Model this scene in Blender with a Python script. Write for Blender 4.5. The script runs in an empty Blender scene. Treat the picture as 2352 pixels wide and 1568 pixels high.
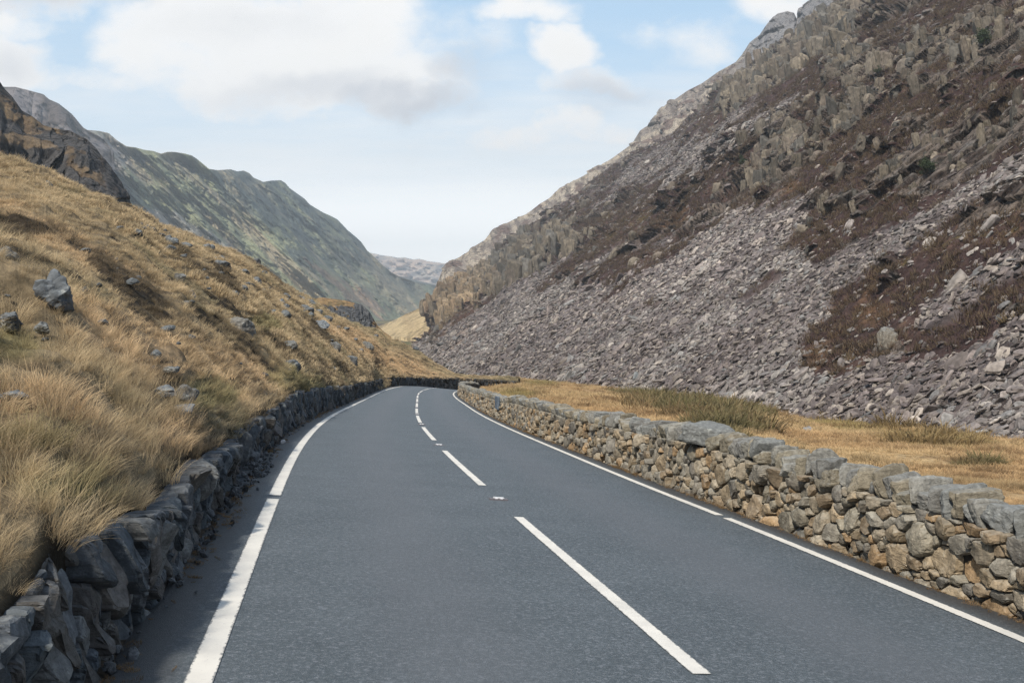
import bpy, bmesh, math, random
import numpy as np
from mathutils import Vector
random.seed(7); rng = np.random.default_rng(7)
SC = bpy.context.scene; COL = SC.collection
# ------------------------------------------------------------------ camera
# the survey frame is 2352 x 1568 units, focal length 2287 units = 35 mm on a 36 mm sensor
F, CX, CY, YH, CAMZ = 2290.0, 1176.0, 784.0, 700.0, 1.97
PITCH = math.atan((CY-YH)/F)
cam = bpy.data.cameras.new('camera'); camo = bpy.data.objects.new('camera', cam); COL.objects.link(camo)
camo.location = (0, 0, CAMZ); camo.rotation_euler = (math.pi/2-PITCH, 0, 0)
cam.sensor_width = 36; cam.lens = F/2352*36; cam.clip_start = .05; cam.clip_end = 60000
SC.camera = camo
# ------------------------------------------------------------------ nodes helper
class NT:
    def __init__(s, tree): s.t = tree; s.n = tree.nodes; s.l = tree.links
    def new(s, typ, **kw):
        n = s.n.new(typ)
        for k, v in kw.items(): setattr(n, k, v)
        return n
    def put(s, sock, v):
        if isinstance(v, bpy.types.NodeSocket): s.l.new(v, sock)
        elif v is not None:
            if sock.type == 'RGBA' and not hasattr(v, '__len__'): v = (v, v, v, 1)
            elif sock.type == 'RGBA' and len(v) == 3: v = (*v, 1)
            sock.default_value = v
    def m(s, op, a, b=None, c=None, clamp=False):
        n = s.new('ShaderNodeMath', operation=op, use_clamp=clamp)
        s.put(n.inputs[0], a)
        if b is not None: s.put(n.inputs[1], b)
        if c is not None: s.put(n.inputs[2], c)
        return n.outputs[0]
    def vm(s, op, a, b=None):
        n = s.new('ShaderNodeVectorMath', operation=op); s.put(n.inputs[0], a)
        if b is not None: s.put(n.inputs[1], b)
        return n.outputs[0]
    def mix(s, f, a, b, blend='MIX'):
        n = s.new('ShaderNodeMix', data_type='RGBA', blend_type=blend)
        s.put(n.inputs[0], f); s.put(n.inputs[6], a); s.put(n.inputs[7], b); return n.outputs[2]
    def noise(s, vec, scale, detail=4, rough=.55, dist=0, out=0):
        n = s.new('ShaderNodeTexNoise'); s.put(n.inputs['Vector'], vec)
        n.inputs['Scale'].default_value = scale; n.inputs['Detail'].default_value = detail
        n.inputs['Roughness'].default_value = rough; n.inputs['Distortion'].default_value = dist
        return n.outputs[out]
    def vor(s, vec, scale, feat='F1', out=0):
        n = s.new('ShaderNodeTexVoronoi', feature=feat); s.put(n.inputs['Vector'], vec)
        n.inputs['Scale'].default_value = scale; return n.outputs[out]
    def ramp(s, f, stops):
        n = s.new('ShaderNodeValToRGB'); s.put(n.inputs[0], f); e = n.color_ramp.elements
        while len(e) > 1: e.remove(e[-1])
        for i, (p, c) in enumerate(stops):
            q = e[0] if i == 0 else e.new(p)
            q.position = p; q.color = (*c, 1) if hasattr(c, '__len__') else (c, c, c, 1)
        return n.outputs[0]
    def step(s, x, lo, hi):
        n = s.new('ShaderNodeMapRange', interpolation_type='SMOOTHSTEP'); s.put(n.inputs[0], x)
        s.put(n.inputs[1], lo); s.put(n.inputs[2], hi); return n.outputs[0]
    def attr(s, name, typ='GEOMETRY', out=2):
        n = s.new('ShaderNodeAttribute', attribute_type=typ); n.attribute_name = name; return n.outputs[out]
    def scale(s, vec, sc):
        n = s.new('ShaderNodeMapping'); s.put(n.inputs[0], vec); n.inputs['Scale'].default_value = sc; return n.outputs[0]
def material(name):
    mt = bpy.data.materials.new(name); mt.use_nodes = True; mt.node_tree.nodes.clear()
    t = NT(mt.node_tree); out = t.new('ShaderNodeOutputMaterial'); return mt, t, out
def principled(t, out, col, rough=.85, bump=None, bstr=.3, bdist=.02, spec=.25):
    p = t.new('ShaderNodeBsdfPrincipled'); t.put(p.inputs['Base Color'], col); t.put(p.inputs['Roughness'], rough)
    p.inputs['Specular IOR Level'].default_value = spec
    if bump is not None:
        b = t.new('ShaderNodeBump'); b.inputs['Strength'].default_value = bstr; b.inputs['Distance'].default_value = bdist
        t.put(b.inputs['Height'], bump); t.l.new(b.outputs[0], p.inputs['Normal'])
    t.l.new(p.outputs[0], out.inputs[0]); return p
# ------------------------------------------------------------------ world, sun, exposure
SUN_DIR = Vector((-.37, -.72, .84)).normalized()
SUN_EL = math.asin(SUN_DIR.z); SUN_AZ = math.atan2(SUN_DIR.x, SUN_DIR.y)
w = bpy.data.worlds.new('World'); SC.world = w; w.use_nodes = True; w.node_tree.nodes.clear()
t = NT(w.node_tree); wo = t.new('ShaderNodeOutputWorld')
sky = t.new('ShaderNodeTexSky', sky_type='NISHITA'); sky.sun_disc = False
sky.sun_elevation = SUN_EL; sky.sun_rotation = SUN_AZ; sky.air_density = 1.0; sky.dust_density = .6; sky.ozone_density = 1.3
bgs = t.new('ShaderNodeBackground'); t.l.new(sky.outputs[0], bgs.inputs[0]); bgs.inputs[1].default_value = .15
tc = t.new('ShaderNodeTexCoord').outputs['Generated']
sep = t.new('ShaderNodeSeparateXYZ'); t.l.new(tc, sep.inputs[0]); X, Y, Z = sep.outputs
yy = t.m('MAXIMUM', t.m('ABSOLUTE', Y), .05)
u = t.m('DIVIDE', X, yy); v = t.m('DIVIDE', Z, yy)            # direction of sky: right, up per unit forward
comb = t.new('ShaderNodeCombineXYZ'); t.l.new(u, comb.inputs[0]); t.l.new(v, comb.inputs[1]); uv = comb.outputs[0]
def wn(sx, sy, det, off, rough=.55, dist=0):
    mp = t.new('ShaderNodeMapping'); t.l.new(uv, mp.inputs[0]); mp.inputs['Scale'].default_value = (sx, sy, 1); mp.inputs['Location'].default_value = (off, off*.7, off)
    return t.noise(mp.outputs[0], 1, det, rough, dist)
n1 = wn(7, 11, 7, 3.1, .5, .12); n2 = wn(3.2, 26, 6, 9.4, .6); n3 = wn(16, 22, 7, 1.7, .6); n4 = wn(6, 8, 5, 21.3, .55)
wu = t.m('MULTIPLY', t.m('SUBTRACT', wn(5, 7, 5, 40.3, .6), .5), .13); wv = t.m('MULTIPLY', t.m('SUBTRACT', wn(6, 8, 5, 55.1, .6), .5), .10)
uW, vW = t.m('ADD', u, wu), t.m('ADD', v, wv)
n1c = t.m('SUBTRACT', n1, .5); n3c = t.m('SUBTRACT', n3, .5)
def blob(px, py, rx, ry, amp=1.0, soft=1.0, rot=0.0):
    u0, v0 = (px-CX)/F, (YH-py)/F
    du, dv = t.m('SUBTRACT', uW, u0), t.m('SUBTRACT', vW, v0)
    c, s_ = math.cos(rot), math.sin(rot)
    a = t.m('ADD', t.m('MULTIPLY', du, c/(rx/F)), t.m('MULTIPLY', dv, s_/(rx/F)))
    b = t.m('ADD', t.m('MULTIPLY', du, -s_/(ry/F)), t.m('MULTIPLY', dv, c/(ry/F)))
    r2 = t.m('ADD', t.m('MULTIPLY', a, a), t.m('MULTIPLY', b, b))
    return t.m('MULTIPLY', t.m('SUBTRACT', 1, t.m('MULTIPLY', r2, soft)), amp)
def union(*b):
    r = b[0]
    for q in b[1:]: r = t.m('MAXIMUM', r, q)
    return r
big = union(blob(700, 130, 460, 150, 1.1), blob(960, 230, 170, 70, .9), blob(560, 70, 330, 120), blob(820, 110, 330, 165), blob(960, 190, 190, 105), blob(420, 130, 190, 70, .8), blob(700, 190, 260, 50, .8))
left = union(blob(20, 150, 140, 95, .9), blob(120, -10, 330, 75, 1))
puff = union(blob(1300, 120, 82, 62, 1), blob(1390, 190, 150, 40, .45), blob(1330, 300, 160, 50, .6), blob(1150, 330, 240, 40, .6))
wisp = union(blob(1200, 25, 130, 35, .6), blob(1600, 110, 140, 60, .5), blob(1790, 40, 110, 70, .8), blob(60, 60, 160, 30, .5), blob(200, 190, 260, 40, .25))
field = union(big, left, puff, wisp)
dens = t.m('ADD', field, t.m('ADD', t.m('MULTIPLY', n1c, 2.3), t.m('MULTIPLY', n3c, 1.5)))
front = t.step(Y, 0, .15)
cov = t.m('MULTIPLY', t.step(dens, -.35, .8), front)
# low, level streaks and the milky band above the hills
band = t.m('MULTIPLY', t.step(v, .20, .02), t.step(v, -.1, .0))
streak = t.m('MULTIPLY', t.step(t.m('ADD', n2, t.m('MULTIPLY', t.m('SUBTRACT', band, .5), .35)), .36, .72), .9)
lowc = t.m('MULTIPLY', streak, t.step(v, .27, .12))
veil = t.m('MAXIMUM', t.m('MULTIPLY', t.step(t.m('ADD', v, t.m('MULTIPLY', t.m('SUBTRACT', n2, .5), .22)), .30, .08), .9), lowc)
back = t.m('MULTIPLY', t.step(n4, .40, .62), t.step(Y, .15, -.1))
cov_all = t.m('MAXIMUM', t.m('MAXIMUM', cov, veil), back)
thick = t.step(dens, .35, 1.5)
under = union(blob(980, 255, 170, 55, 1.1), blob(1090, 175, 90, 85, .9), blob(840, 240, 150, 40, .7), blob(120, -5, 330, 60, 1), blob(30, 150, 110, 70, .5), blob(700, 215, 300, 45, .55), blob(1400, 215, 160, 60, .8), blob(600, 60, 260, 70, .4))
ush = t.m('MULTIPLY', t.step(t.m('ADD', under, t.m('ADD', t.m('MULTIPLY', n1c, 1.4), t.m('MULTIPLY', n3c, .7))), -.1, 1.2), front)
vcol = t.mix(t.step(v, .16, .02), (.84, .86, .875), (1.75, 1.74, 1.70))
ccol = t.mix(ush, (.83, .83, .83), (.53, .555, .60))
ccol = t.mix(t.m('MULTIPLY', thick, t.m('SUBTRACT', 1, ush)), ccol, (.82, .815, .80))
ccol = t.mix(t.m('MULTIPLY', t.m('SUBTRACT', 1, cov), t.step(v, .26, .14)), ccol, vcol)
bgc = t.new('ShaderNodeBackground'); t.l.new(ccol, bgc.inputs[0]); bgc.inputs[1].default_value = 1.0
# the clear part: physical sky lifted by thin high cirrus
clear = t.new('ShaderNodeMixShader'); bgv = t.new('ShaderNodeBackground')
t.put(bgv.inputs[0], t.ramp(t.step(v, 0, .32), [(0, (.82, .86, .89)), (.45, (.56, .70, .80)), (1, (.42, .60, .76))])); bgv.inputs[1].default_value = 1
clear.inputs[0].default_value = .72; t.l.new(bgs.outputs[0], clear.inputs[1]); t.l.new(bgv.outputs[0], clear.inputs[2])
deep = t.m('MAXIMUM', t.step(Z, .38, .75), t.step(Y, .25, -.25))
bgd = t.new('ShaderNodeBackground'); t.put(bgd.inputs[0], t.mix(t.step(n4, .42, .66), (.13, .22, .38), (.42, .44, .47))); bgd.inputs[1].default_value = 1
mx = t.new('ShaderNodeMixShader'); t.l.new(cov_all, mx.inputs[0]); t.l.new(clear.outputs[0], mx.inputs[1]); t.l.new(bgc.outputs[0], mx.inputs[2])
mz = t.new('ShaderNodeMixShader'); t.l.new(deep, mz.inputs[0]); t.l.new(mx.outputs[0], mz.inputs[1]); t.l.new(bgd.outputs[0], mz.inputs[2])
t.l.new(mz.outputs[0], wo.inputs[0])
sl = bpy.data.lights.new('sun', 'SUN'); sl.energy = 4.4; sl.angle = math.radians(3); sl.color = (1, .93, .82)
so = bpy.data.objects.new('sun', sl); COL.objects.link(so); so.rotation_euler = SUN_DIR.to_track_quat('Z', 'Y').to_euler()
vs = SC.view_settings; vs.view_transform = 'Standard'; vs.look = 'None'; vs.exposure = 0.4; vs.gamma = 1
SC.cycles.max_bounces = 6; SC.cycles.diffuse_bounces = 3; SC.cycles.glossy_bounces = 2; SC.cycles.transparent_max_bounces = 4
SC.cycles.use_denoising = True; SC.cycles.denoising_prefilter = 'NONE'; SC.cycles.denoising_input_passes = 'RGB_ALBEDO_NORMAL'; SC.cycles.volume_bounces = 0
SC.cycles.use_adaptive_sampling = True; SC.cycles.adaptive_threshold = .012; SC.cycles.sample_clamp_indirect = 3
# ------------------------------------------------------------------ survey helpers
ca, sa = math.cos(PITCH), math.sin(PITCH)
def at(px, py, d):
    """point of the world seen at survey unit px,py and distance d ahead"""
    px, py, d = np.broadcast_arrays(np.asarray(px, float), np.asarray(py, float), np.asarray(d, float))
    a, b = (px-CX)/F, (CY-py)/F
    return np.stack([a*d, (ca+b*sa)*d, CAMZ+(-sa+b*ca)*d], -1)
def project(P):
    z = P[..., 2]-CAMZ; d = P[..., 1]*ca-z*sa; up = P[..., 1]*sa+z*ca
    d = np.maximum(d, .2)
    return CX+F*P[..., 0]/d, CY-F*up/d, d
def ipl(pts, x): 
    p = np.array(pts, float); return np.interp(x, p[:, 0], p[:, 1])
def hsh(i, j, k, seed):
    h = (i*374761393+j*668265263+k*2147483647+seed*1274126177) & 0xffffffff
    h = ((h ^ (h >> 13))*1274126177) & 0xffffffff
    h = ((h ^ (h >> 16))*2246822519) & 0xffffffff
    return ((h ^ (h >> 15)) & 0xffffff)/float(0xffffff)
def vn(x, y, z=0., seed=0):
    x, y, z = np.broadcast_arrays(x, y, z)
    i, j, k = np.floor(x).astype(np.int64), np.floor(y).astype(np.int64), np.floor(z).astype(np.int64)
    fx, fy, fz = x-i, y-j, z-k
    fx, fy, fz = [q*q*q*(q*(q*6-15)+10) for q in (fx, fy, fz)]
    r = 0
    zs = (0, 1) if np.any(fz) else (0,)
    for dz in zs:
        wz = (fz if dz else 1-fz) if len(zs) == 2 else 1
        for dy in (0, 1):
            for dx in (0, 1):
                r = r+hsh(i+dx, j+dy, k+dz, seed)*(fx if dx else 1-fx)*(fy if dy else 1-fy)*wz
    return r*2-1
def fbm(x, y, z=0., oct=4, seed=0, gain=.5, lac=2.03):
    r, a = 0, 1
    for o in range(oct):
        r = r+a*vn(x, y, z, seed+o*17); a *= gain; x = x*lac+3.1; y = y*lac+1.7; z = z*lac
    return r
def worley(x, y, seed=0):
    i, j = np.floor(x).astype(np.int64), np.floor(y).astype(np.int64)
    b1 = np.full(x.shape, 9.); b2 = b1.copy(); idv = np.zeros(x.shape)
    for dx in (-1, 0, 1):
        for dy in (-1, 0, 1):
            ii, jj = i+dx, j+dy
            d = (ii+hsh(ii, jj, 0, seed)-x)**2+(jj+hsh(ii, jj, 1, seed)-y)**2
            nid = hsh(ii, jj, 2, seed); m = d < b1
            b2 = np.where(m, b1, np.minimum(b2, d)); b1 = np.where(m, d, b1); idv = np.where(m, nid, idv)
    return idv, np.sqrt(b2)-np.sqrt(b1)
def sm(x, a, b): 
    q = np.clip((x-a)/(b-a), 0, 1); return q*q*(3-2*q)
def inpoly(px, py, poly):
    """signed: positive inside, in units, distance to the outline"""
    P = np.array(poly, float); Q = np.roll(P, -1, 0)
    ins = np.zeros(px.shape, bool); best = np.full(px.shape, 1e9)
    for (x0, y0), (x1, y1) in zip(P, Q):
        if y0 != y1:
            c = ((y0 > py) != (y1 > py)) & (px < (x1-x0)*(py-y0)/(y1-y0)+x0); ins ^= c
        dx, dy = x1-x0, y1-y0
        tt = np.clip(((px-x0)*dx+(py-y0)*dy)/(dx*dx+dy*dy+1e-9), 0, 1)
        best = np.minimum(best, np.hypot(px-x0-tt*dx, py-y0-tt*dy))
    return np.where(ins, best, -best)
def blobmask(px, py, lst):
    r = np.full(px.shape, -9.)
    for x, y, a, b, rot in lst:
        c, s_ = math.cos(rot), math.sin(rot); dx, dy = px-x, py-y
        r = np.maximum(r, 1-np.hypot((dx*c+dy*s_)/a, (-dx*s_+dy*c)/b))
    return r
# ------------------------------------------------------------------ object helpers
def tag(o, label=None, cat=None, group=None, kind=None):
    if label: o['label'] = label
    if cat: o['category'] = cat
    if group: o['group'] = group
    if kind: o['kind'] = kind
    return o
def link(o, parent=None):
    COL.objects.link(o)
    if parent: o.parent = parent
    return o
def mesh_np(name, V, Fc, mat, parent=None, smooth=False, attrs=None, linkit=True):
    """V (n,3); Fc (m,4) or (m,3) int array, or list of arrays"""
    me = bpy.data.meshes.new(name); V = np.asarray(V, np.float32)
    fl = Fc if isinstance(Fc, list) else [Fc]
    fl = [np.asarray(f, np.int32) for f in fl if len(f)]
    me.vertices.add(len(V)); me.vertices.foreach_set('co', V.ravel())
    loops = np.concatenate([f.ravel() for f in fl]); tot = np.concatenate([np.full(len(f), f.shape[1], np.int32) for f in fl])
    me.loops.add(len(loops)); me.loops.foreach_set('vertex_index', loops)
    st = np.concatenate([[0], np.cumsum(tot)[:-1]]).astype(np.int32)
    me.polygons.add(len(tot)); me.polygons.foreach_set('loop_start', st); me.polygons.foreach_set('loop_total', tot)
    me.polygons.foreach_set('use_smooth', np.full(len(tot), smooth))
    for k, a in (attrs or {}).items():
        a = np.asarray(a, np.float32)
        if a.ndim == 1: at_ = me.attributes.new(k, 'FLOAT', 'POINT'); at_.data.foreach_set('value', a)
        else:
            if a.shape[1] == 3: a = np.concatenate([a, np.ones((len(a), 1), np.float32)], 1)
            at_ = me.attributes.new(k, 'FLOAT_COLOR', 'POINT'); at_.data.foreach_set('color', a.ravel())
    me.update(calc_edges=True); me.validate()
    if mat: me.materials.append(mat)
    o = bpy.data.objects.new(name, me)
    if linkit: link(o, parent)
    return o
def grid_faces(nr, nc):
    i = np.arange(nr-1)[:, None]*nc+np.arange(nc-1)[None]
    return np.stack([i, i+1, i+nc+1, i+nc], -1).reshape(-1, 4)
def grid_mesh(name, G, mat, parent=None, attrs=None, smooth=True):
    nr, nc = G.shape[:2]
    return mesh_np(name, G.reshape(-1, 3), grid_faces(nr, nc), mat, parent, smooth, {k: v.reshape(nr*nc, -1).squeeze(-1) if v.ndim == 2 else v.reshape(nr*nc, -1) for k, v in (attrs or {}).items()})
def normals(G):
    du = np.gradient(G, axis=1); dv = np.gradient(G, axis=0); n = np.cross(du, dv)
    n /= np.linalg.norm(n, axis=-1, keepdims=True)+1e-12
    return np.where(n[..., 2:3] < 0, -n, n)
ICO = {}
def ico(sub):
    if sub not in ICO:
        bm = bmesh.new(); bmesh.ops.create_icosphere(bm, subdivisions=sub, radius=1); bm.verts.ensure_lookup_table()
        ICO[sub] = (np.array([v.co for v in bm.verts]), np.array([[q.index for q in f.verts] for f in bm.faces])); bm.free()
    return ICO[sub]
def rock_verts(dims, seed=0, sub=3, planes=13, p=14, rough=.05, box=.0):
    r = np.random.default_rng(seed); N, Fc = ico(sub)
    n = r.normal(size=(planes, 3)); n /= np.linalg.norm(n, axis=1, keepdims=True)
    d = r.uniform(.62, 1, planes)
    if box > 0:
        ax = np.array([[1, 0, 0], [-1, 0, 0], [0, 1, 0], [0, -1, 0], [0, 0, 1], [0, 0, -1]], float)+r.normal(size=(6, 3))*.12
        ax /= np.linalg.norm(ax, axis=1, keepdims=True); n = np.concatenate([n, ax]); d = np.concatenate([d*(1+box*.35), r.uniform(.66, .8, 6)])
    q = np.maximum(N@n.T, 0)/d
    rad = 1/(np.power((q**p).sum(1), 1/p)+1e-6)
    rad = np.minimum(rad, 1.25)
    rad *= 1+rough*fbm(N[:, 0]*2.6+seed, N[:, 1]*2.6, N[:, 2]*2.6, 4, seed)
    return N*rad[:, None]*np.array(dims)/2, Fc
def rock_obj(name, dims, seed, mat, sub=3, parent=None, tint=None, **kw):
    V, Fc = rock_verts(dims, seed, sub, **kw)
    tn = np.tile(np.array(tint if tint is not None else (.5, .5, .5), float), (len(V), 1))
    return mesh_np(name, V, Fc, mat, parent, False, {'tint': tn})
# instanced ground cover (only for what nobody could count)
def variants(prefix, objs):
    c = bpy.data.collections.new(prefix)
    for o in objs: c.objects.link(o)
    return c
def scatter(name, pts, rot, scl, idx, col, coll, label, cat):
    me = bpy.data.meshes.new(name); n = len(pts); me.vertices.add(n); me.vertices.foreach_set('co', np.asarray(pts, np.float32).ravel())
    for k, a, ty, fs in (('rot', rot, 'FLOAT_VECTOR', 'vector'), ('scl', scl, 'FLOAT_VECTOR', 'vector'), ('col', np.concatenate([col, np.ones((n, 1))], 1), 'FLOAT_COLOR', 'color')):
        d = me.attributes.new(k, ty, 'POINT'); d.data.foreach_set(fs, np.asarray(a, np.float32).ravel())
    d = me.attributes.new('idx', 'INT', 'POINT'); d.data.foreach_set('value', np.asarray(idx, np.int32))
    o = link(bpy.data.objects.new(name, me)); g = bpy.data.node_groups.new(name, 'GeometryNodeTree')
    g.interface.new_socket('Geometry', in_out='INPUT', socket_type='NodeSocketGeometry'); g.interface.new_socket('Geometry', in_out='OUTPUT', socket_type='NodeSocketGeometry')
    N = g.nodes; gi, go = N.new('NodeGroupInput'), N.new('NodeGroupOutput'); ip = N.new('GeometryNodeInstanceOnPoints'); ci = N.new('GeometryNodeCollectionInfo')
    ci.inputs[0].default_value = coll; ci.inputs['Separate Children'].default_value = True; ci.inputs['Reset Children'].default_value = True
    def na(nm, ty):
        a = N.new('GeometryNodeInputNamedAttribute'); a.data_type = ty; a.inputs[0].default_value = nm; return a.outputs[0]
    L = g.links; L.new(gi.outputs[0], ip.inputs['Points']); L.new(ci.outputs[0], ip.inputs['Instance']); ip.inputs['Pick Instance'].default_value = True
    L.new(na('idx', 'INT'), ip.inputs['Instance Index']); L.new(na('scl', 'FLOAT_VECTOR'), ip.inputs['Scale'])
    er = N.new('FunctionNodeEulerToRotation'); L.new(na('rot', 'FLOAT_VECTOR'), er.inputs[0]); L.new(er.outputs[0], ip.inputs['Rotation'])
    L.new(ip.outputs[0], go.inputs[0])
    o.modifiers.new('cover', 'NODES').node_group = g
    return tag(o, label, cat, kind='stuff')
# ------------------------------------------------------------------ road alignment
DS = .5; SS = np.arange(-16, 150, DS)
KK = ipl([(-4, -.0012), (0, -.0012), (15, .0036), (30, .0024), (45, .0003), (60, -.0001), (75, .0015), (90, .0046), (105, .0088), (120, .0129), (135, .022), (160, .022)], SS)
GG = ipl([(0, -.0444), (30, -.0742), (60, -.0676), (90, -.0641), (101, -.066), (108, -.10), (160, -.12)], SS)
i0 = int(np.argmin(abs(SS+4)))
def cum(a): 
    c = np.concatenate([[0], np.cumsum((a[1:]+a[:-1])/2*DS)]); return c-c[i0]
TH = -.1729+cum(KK); RX = 2.2114+cum(np.sin(TH)); RY = cum(np.cos(TH)); RZ = cum(GG); CF = -.0804
def road(s, off, dz=0., flat=None):
    s = np.asarray(s, float); off = np.asarray(off, float)
    x, y, z, th = (np.interp(s, SS, q) for q in (RX, RY, RZ, TH))
    o = off if flat is None else np.clip(off, -flat, flat)
    return np.stack(np.broadcast_arrays(x+off*np.cos(th), y-off*np.sin(th), z+CF*o+dz), -1)
# ------------------------------------------------------------------ materials
def mat_asphalt():
    mt, t, out = material('asphalt'); p = t.new('ShaderNodeTexCoord').outputs['Object']
    a = t.noise(p, 90, 3, .7); b = t.noise(p, 1.2, 5, .6); c = t.vor(p, 140); big = t.noise(p, .35, 4, .6)
    base = t.mix(t.step(b, .3, .75), (.062, .078, .088), (.084, .102, .114))
    base = t.mix(t.m('MULTIPLY', t.step(a, .52, .72), .8), base, (.22, .23, .245))
    base = t.mix(t.m('MULTIPLY', t.step(a, .47, .30), .8), base, (.035, .038, .045))
    lat = t.attr('lat'); g2 = t.noise(p, 28, 4, .8); base = t.mix(t.m('MULTIPLY', t.step(g2, .50, .66), .75), base, (.20, .215, .24)); base = t.mix(t.m('MULTIPLY', t.step(g2, .48, .32), .6), base, (.045, .05, .06)); base = t.mix(t.m('MULTIPLY', t.step(t.noise(p, .8, 5, .7, 1.5), .56, .66), .22), base, (.06, .068, .08))
    wear = t.step(t.m('ADD', t.m('ABSOLUTE', t.m('SUBTRACT', t.m('ABSOLUTE', lat), 1.45)), t.m('MULTIPLY', big, .5)), 1.1, .3)
    base = t.mix(t.m('MULTIPLY', wear, .42), base, (.115, .122, .135))
    seam = t.step(t.m('ABSOLUTE', t.m('SUBTRACT', lat, t.m('ADD', .16, t.m('MULTIPLY', t.noise(p, 1.5, 3, .5), .05)))), .02, .004); base = t.mix(t.m('MULTIPLY', seam, .0), base, (.035, .038, .042))
    edge = t.step(t.m('ADD', t.m('ABSOLUTE', lat), t.m('MULTIPLY', big, .3)), 3.05, 3.35)
    base = t.mix(t.m('MULTIPLY', edge, .75), base, (.045, .043, .042))
    sp = t.step(t.vor(t.vm('ADD', p, (3, 7, 0)), 9), .035, .02); base = t.mix(t.m('MULTIPLY', sp, .5), base, (.3, .3, .3))
    principled(t, out, base, .62, t.m('ADD', t.m('MULTIPLY', c, .7), a), .9, .006, .45); return mt
def mat_paint():
    mt, t, out = material('road_paint'); p = t.new('ShaderNodeTexCoord').outputs['Object']
    a = t.noise(p, 60, 4, .7); b = t.noise(p, 3, 5, .6)
    c = t.mix(t.step(b, .35, .75), (.70, .67, .61), (.60, .575, .53)); c = t.mix(t.m('MULTIPLY', t.step(a, .62, .75), .6), c, (.22, .22, .22)); e_ = t.m('ADD', t.attr('e'), t.m('MULTIPLY', t.m('SUBTRACT', t.noise(p, 22, 5, .7), .5), .9)); c = t.mix(t.m('MULTIPLY', t.step(e_, .16, .02), .85), c, (.11, .12, .13)); c = t.mix(t.m('MULTIPLY', t.step(t.noise(p, 1.1, 4, .6), .5, .75), .25), c, (.36, .36, .35))
    c = t.mix(t.m('MULTIPLY', t.step(t.noise(p, 14, 6, .8), .60, .70), .75), c, (.2, .2, .21))
    principled(t, out, c, .6, a, .4, .004); return mt
def mat_stone(name, streak=.5, lichen=.4, scale=1., top=(.40, .43, .45), topamt=.7, dark=1.0, bd=.03):
    """tinted rock: 'tint' vertex colour is the stone's own colour"""
    mt, t, out = material(name); p = t.new('ShaderNodeTexCoord').outputs['Object']
    tint = t.attr('tint', out=0)
    w_ = t.scale(p, (scale, scale, scale*3.5)); a = t.noise(p, 14*scale, 6, .65); b = t.noise(w_, 5*scale, 5, .65, 1.2); c = t.noise(p, 2.2*scale, 4, .6)
    col = t.mix(t.step(a, .3, .75), t.mix(1, tint, (.62*dark,)*3, 'MULTIPLY'), t.mix(1, tint, (1.25*dark,)*3, 'MULTIPLY'))
    col = t.mix(t.m('MULTIPLY', t.step(b, .56, .66), streak), col, t.mix(1, tint, (.45, .43, .42), 'MULTIPLY'))
    g = t.new('ShaderNodeNewGeometry'); sp = t.new('ShaderNodeSeparateXYZ'); t.l.new(g.outputs['Normal'], sp.inputs[0])
    up = t.m('MULTIPLY', t.step(t.m('ADD', sp.outputs[2], t.m('MULTIPLY', t.m('SUBTRACT', c, .5), .9)), .35, .85), topamt)
    col = t.mix(up, col, t.mix(t.step(a, .35, .7), tuple(q*.72 for q in top), tuple(q*1.1 for q in top)))
    col = t.mix(t.m('MULTIPLY', t.step(t.noise(p, 7*scale, 5, .7), .60, .66), lichen), col, (.42, .43, .39))
    principled(t, out, col, .88, t.m('ADD', t.m('MULTIPLY', a, .8), t.m('ADD', b, t.m('MULTIPLY', t.noise(p, 45*scale, 3, .6), .25))), .8, bd, .2); return mt
def mat_soil():
    mt, t, out = material('soil'); p = t.new('ShaderNodeTexCoord').outputs['Object']
    a = t.noise(p, 9, 6, .7); c = t.ramp(a, [(.25, (.02, .017, .014)), (.5, (.06, .045, .032)), (.75, (.15, .11, .075))])
    principled(t, out, c, .95, t.noise(p, 40, 4, .7), .8, .02); return mt
def mat_core():
    mt, t, out = material('wall_core'); p = t.new('ShaderNodeTexCoord').outputs['Object']
    principled(t, out, t.ramp(t.noise(p, 8, 5, .7), [(.3, (.012, .011, .01)), (.7, (.05, .045, .038))]), .95); return mt
def mat_instrock(name, base_mix=((.6,)*3, (1.3,)*3)):
    mt, t, out = material(name); c = t.attr('col', 'INSTANCER', 0); p = t.new('ShaderNodeTexCoord').outputs['Object']
    a = t.noise(p, 3.5, 4, .65)
    principled(t, out, t.mix(t.step(a, .3, .7), t.mix(1, c, base_mix[0], 'MULTIPLY'), t.mix(1, c, base_mix[1], 'MULTIPLY')), .88, a, .5, .1, .2); return mt
def mat_grass(name):
    mt, t, out = material(name); c = t.attr('col', 'INSTANCER', 0); h = t.attr('hh'); rnd = t.attr('br')
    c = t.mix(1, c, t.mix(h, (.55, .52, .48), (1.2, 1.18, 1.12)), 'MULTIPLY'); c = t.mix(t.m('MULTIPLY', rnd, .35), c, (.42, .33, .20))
    d = t.new('ShaderNodeBsdfDiffuse'); t.put(d.inputs[0], c); tr = t.new('ShaderNodeBsdfTranslucent'); t.put(tr.inputs[0], c)
    m_ = t.new('ShaderNodeMixShader'); m_.inputs[0].default_value = .38; t.l.new(d.outputs[0], m_.inputs[1]); t.l.new(tr.outputs[0], m_.inputs[2]); t.l.new(m_.outputs[0], out.inputs[0]); return mt
def mat_turf(name, scale=1.):
    """ground under the grass; 'gcol' is its own colour"""
    mt, t, out = material(name); p = t.new('ShaderNodeTexCoord').outputs['Object']; c = t.attr('gcol', out=0)
    a = t.noise(p, 2.5*scale, 6, .7); b = t.noise(p, .5*scale, 5, .65)
    c = t.mix(t.step(a, .28, .75), t.mix(1, c, (.5, .48, .45), 'MULTIPLY'), t.mix(1, c, (1.3, 1.25, 1.15), 'MULTIPLY'))
    principled(t, out, c, .95, t.m('ADD', a, b), .7, .15/scale, .1); return mt
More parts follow.
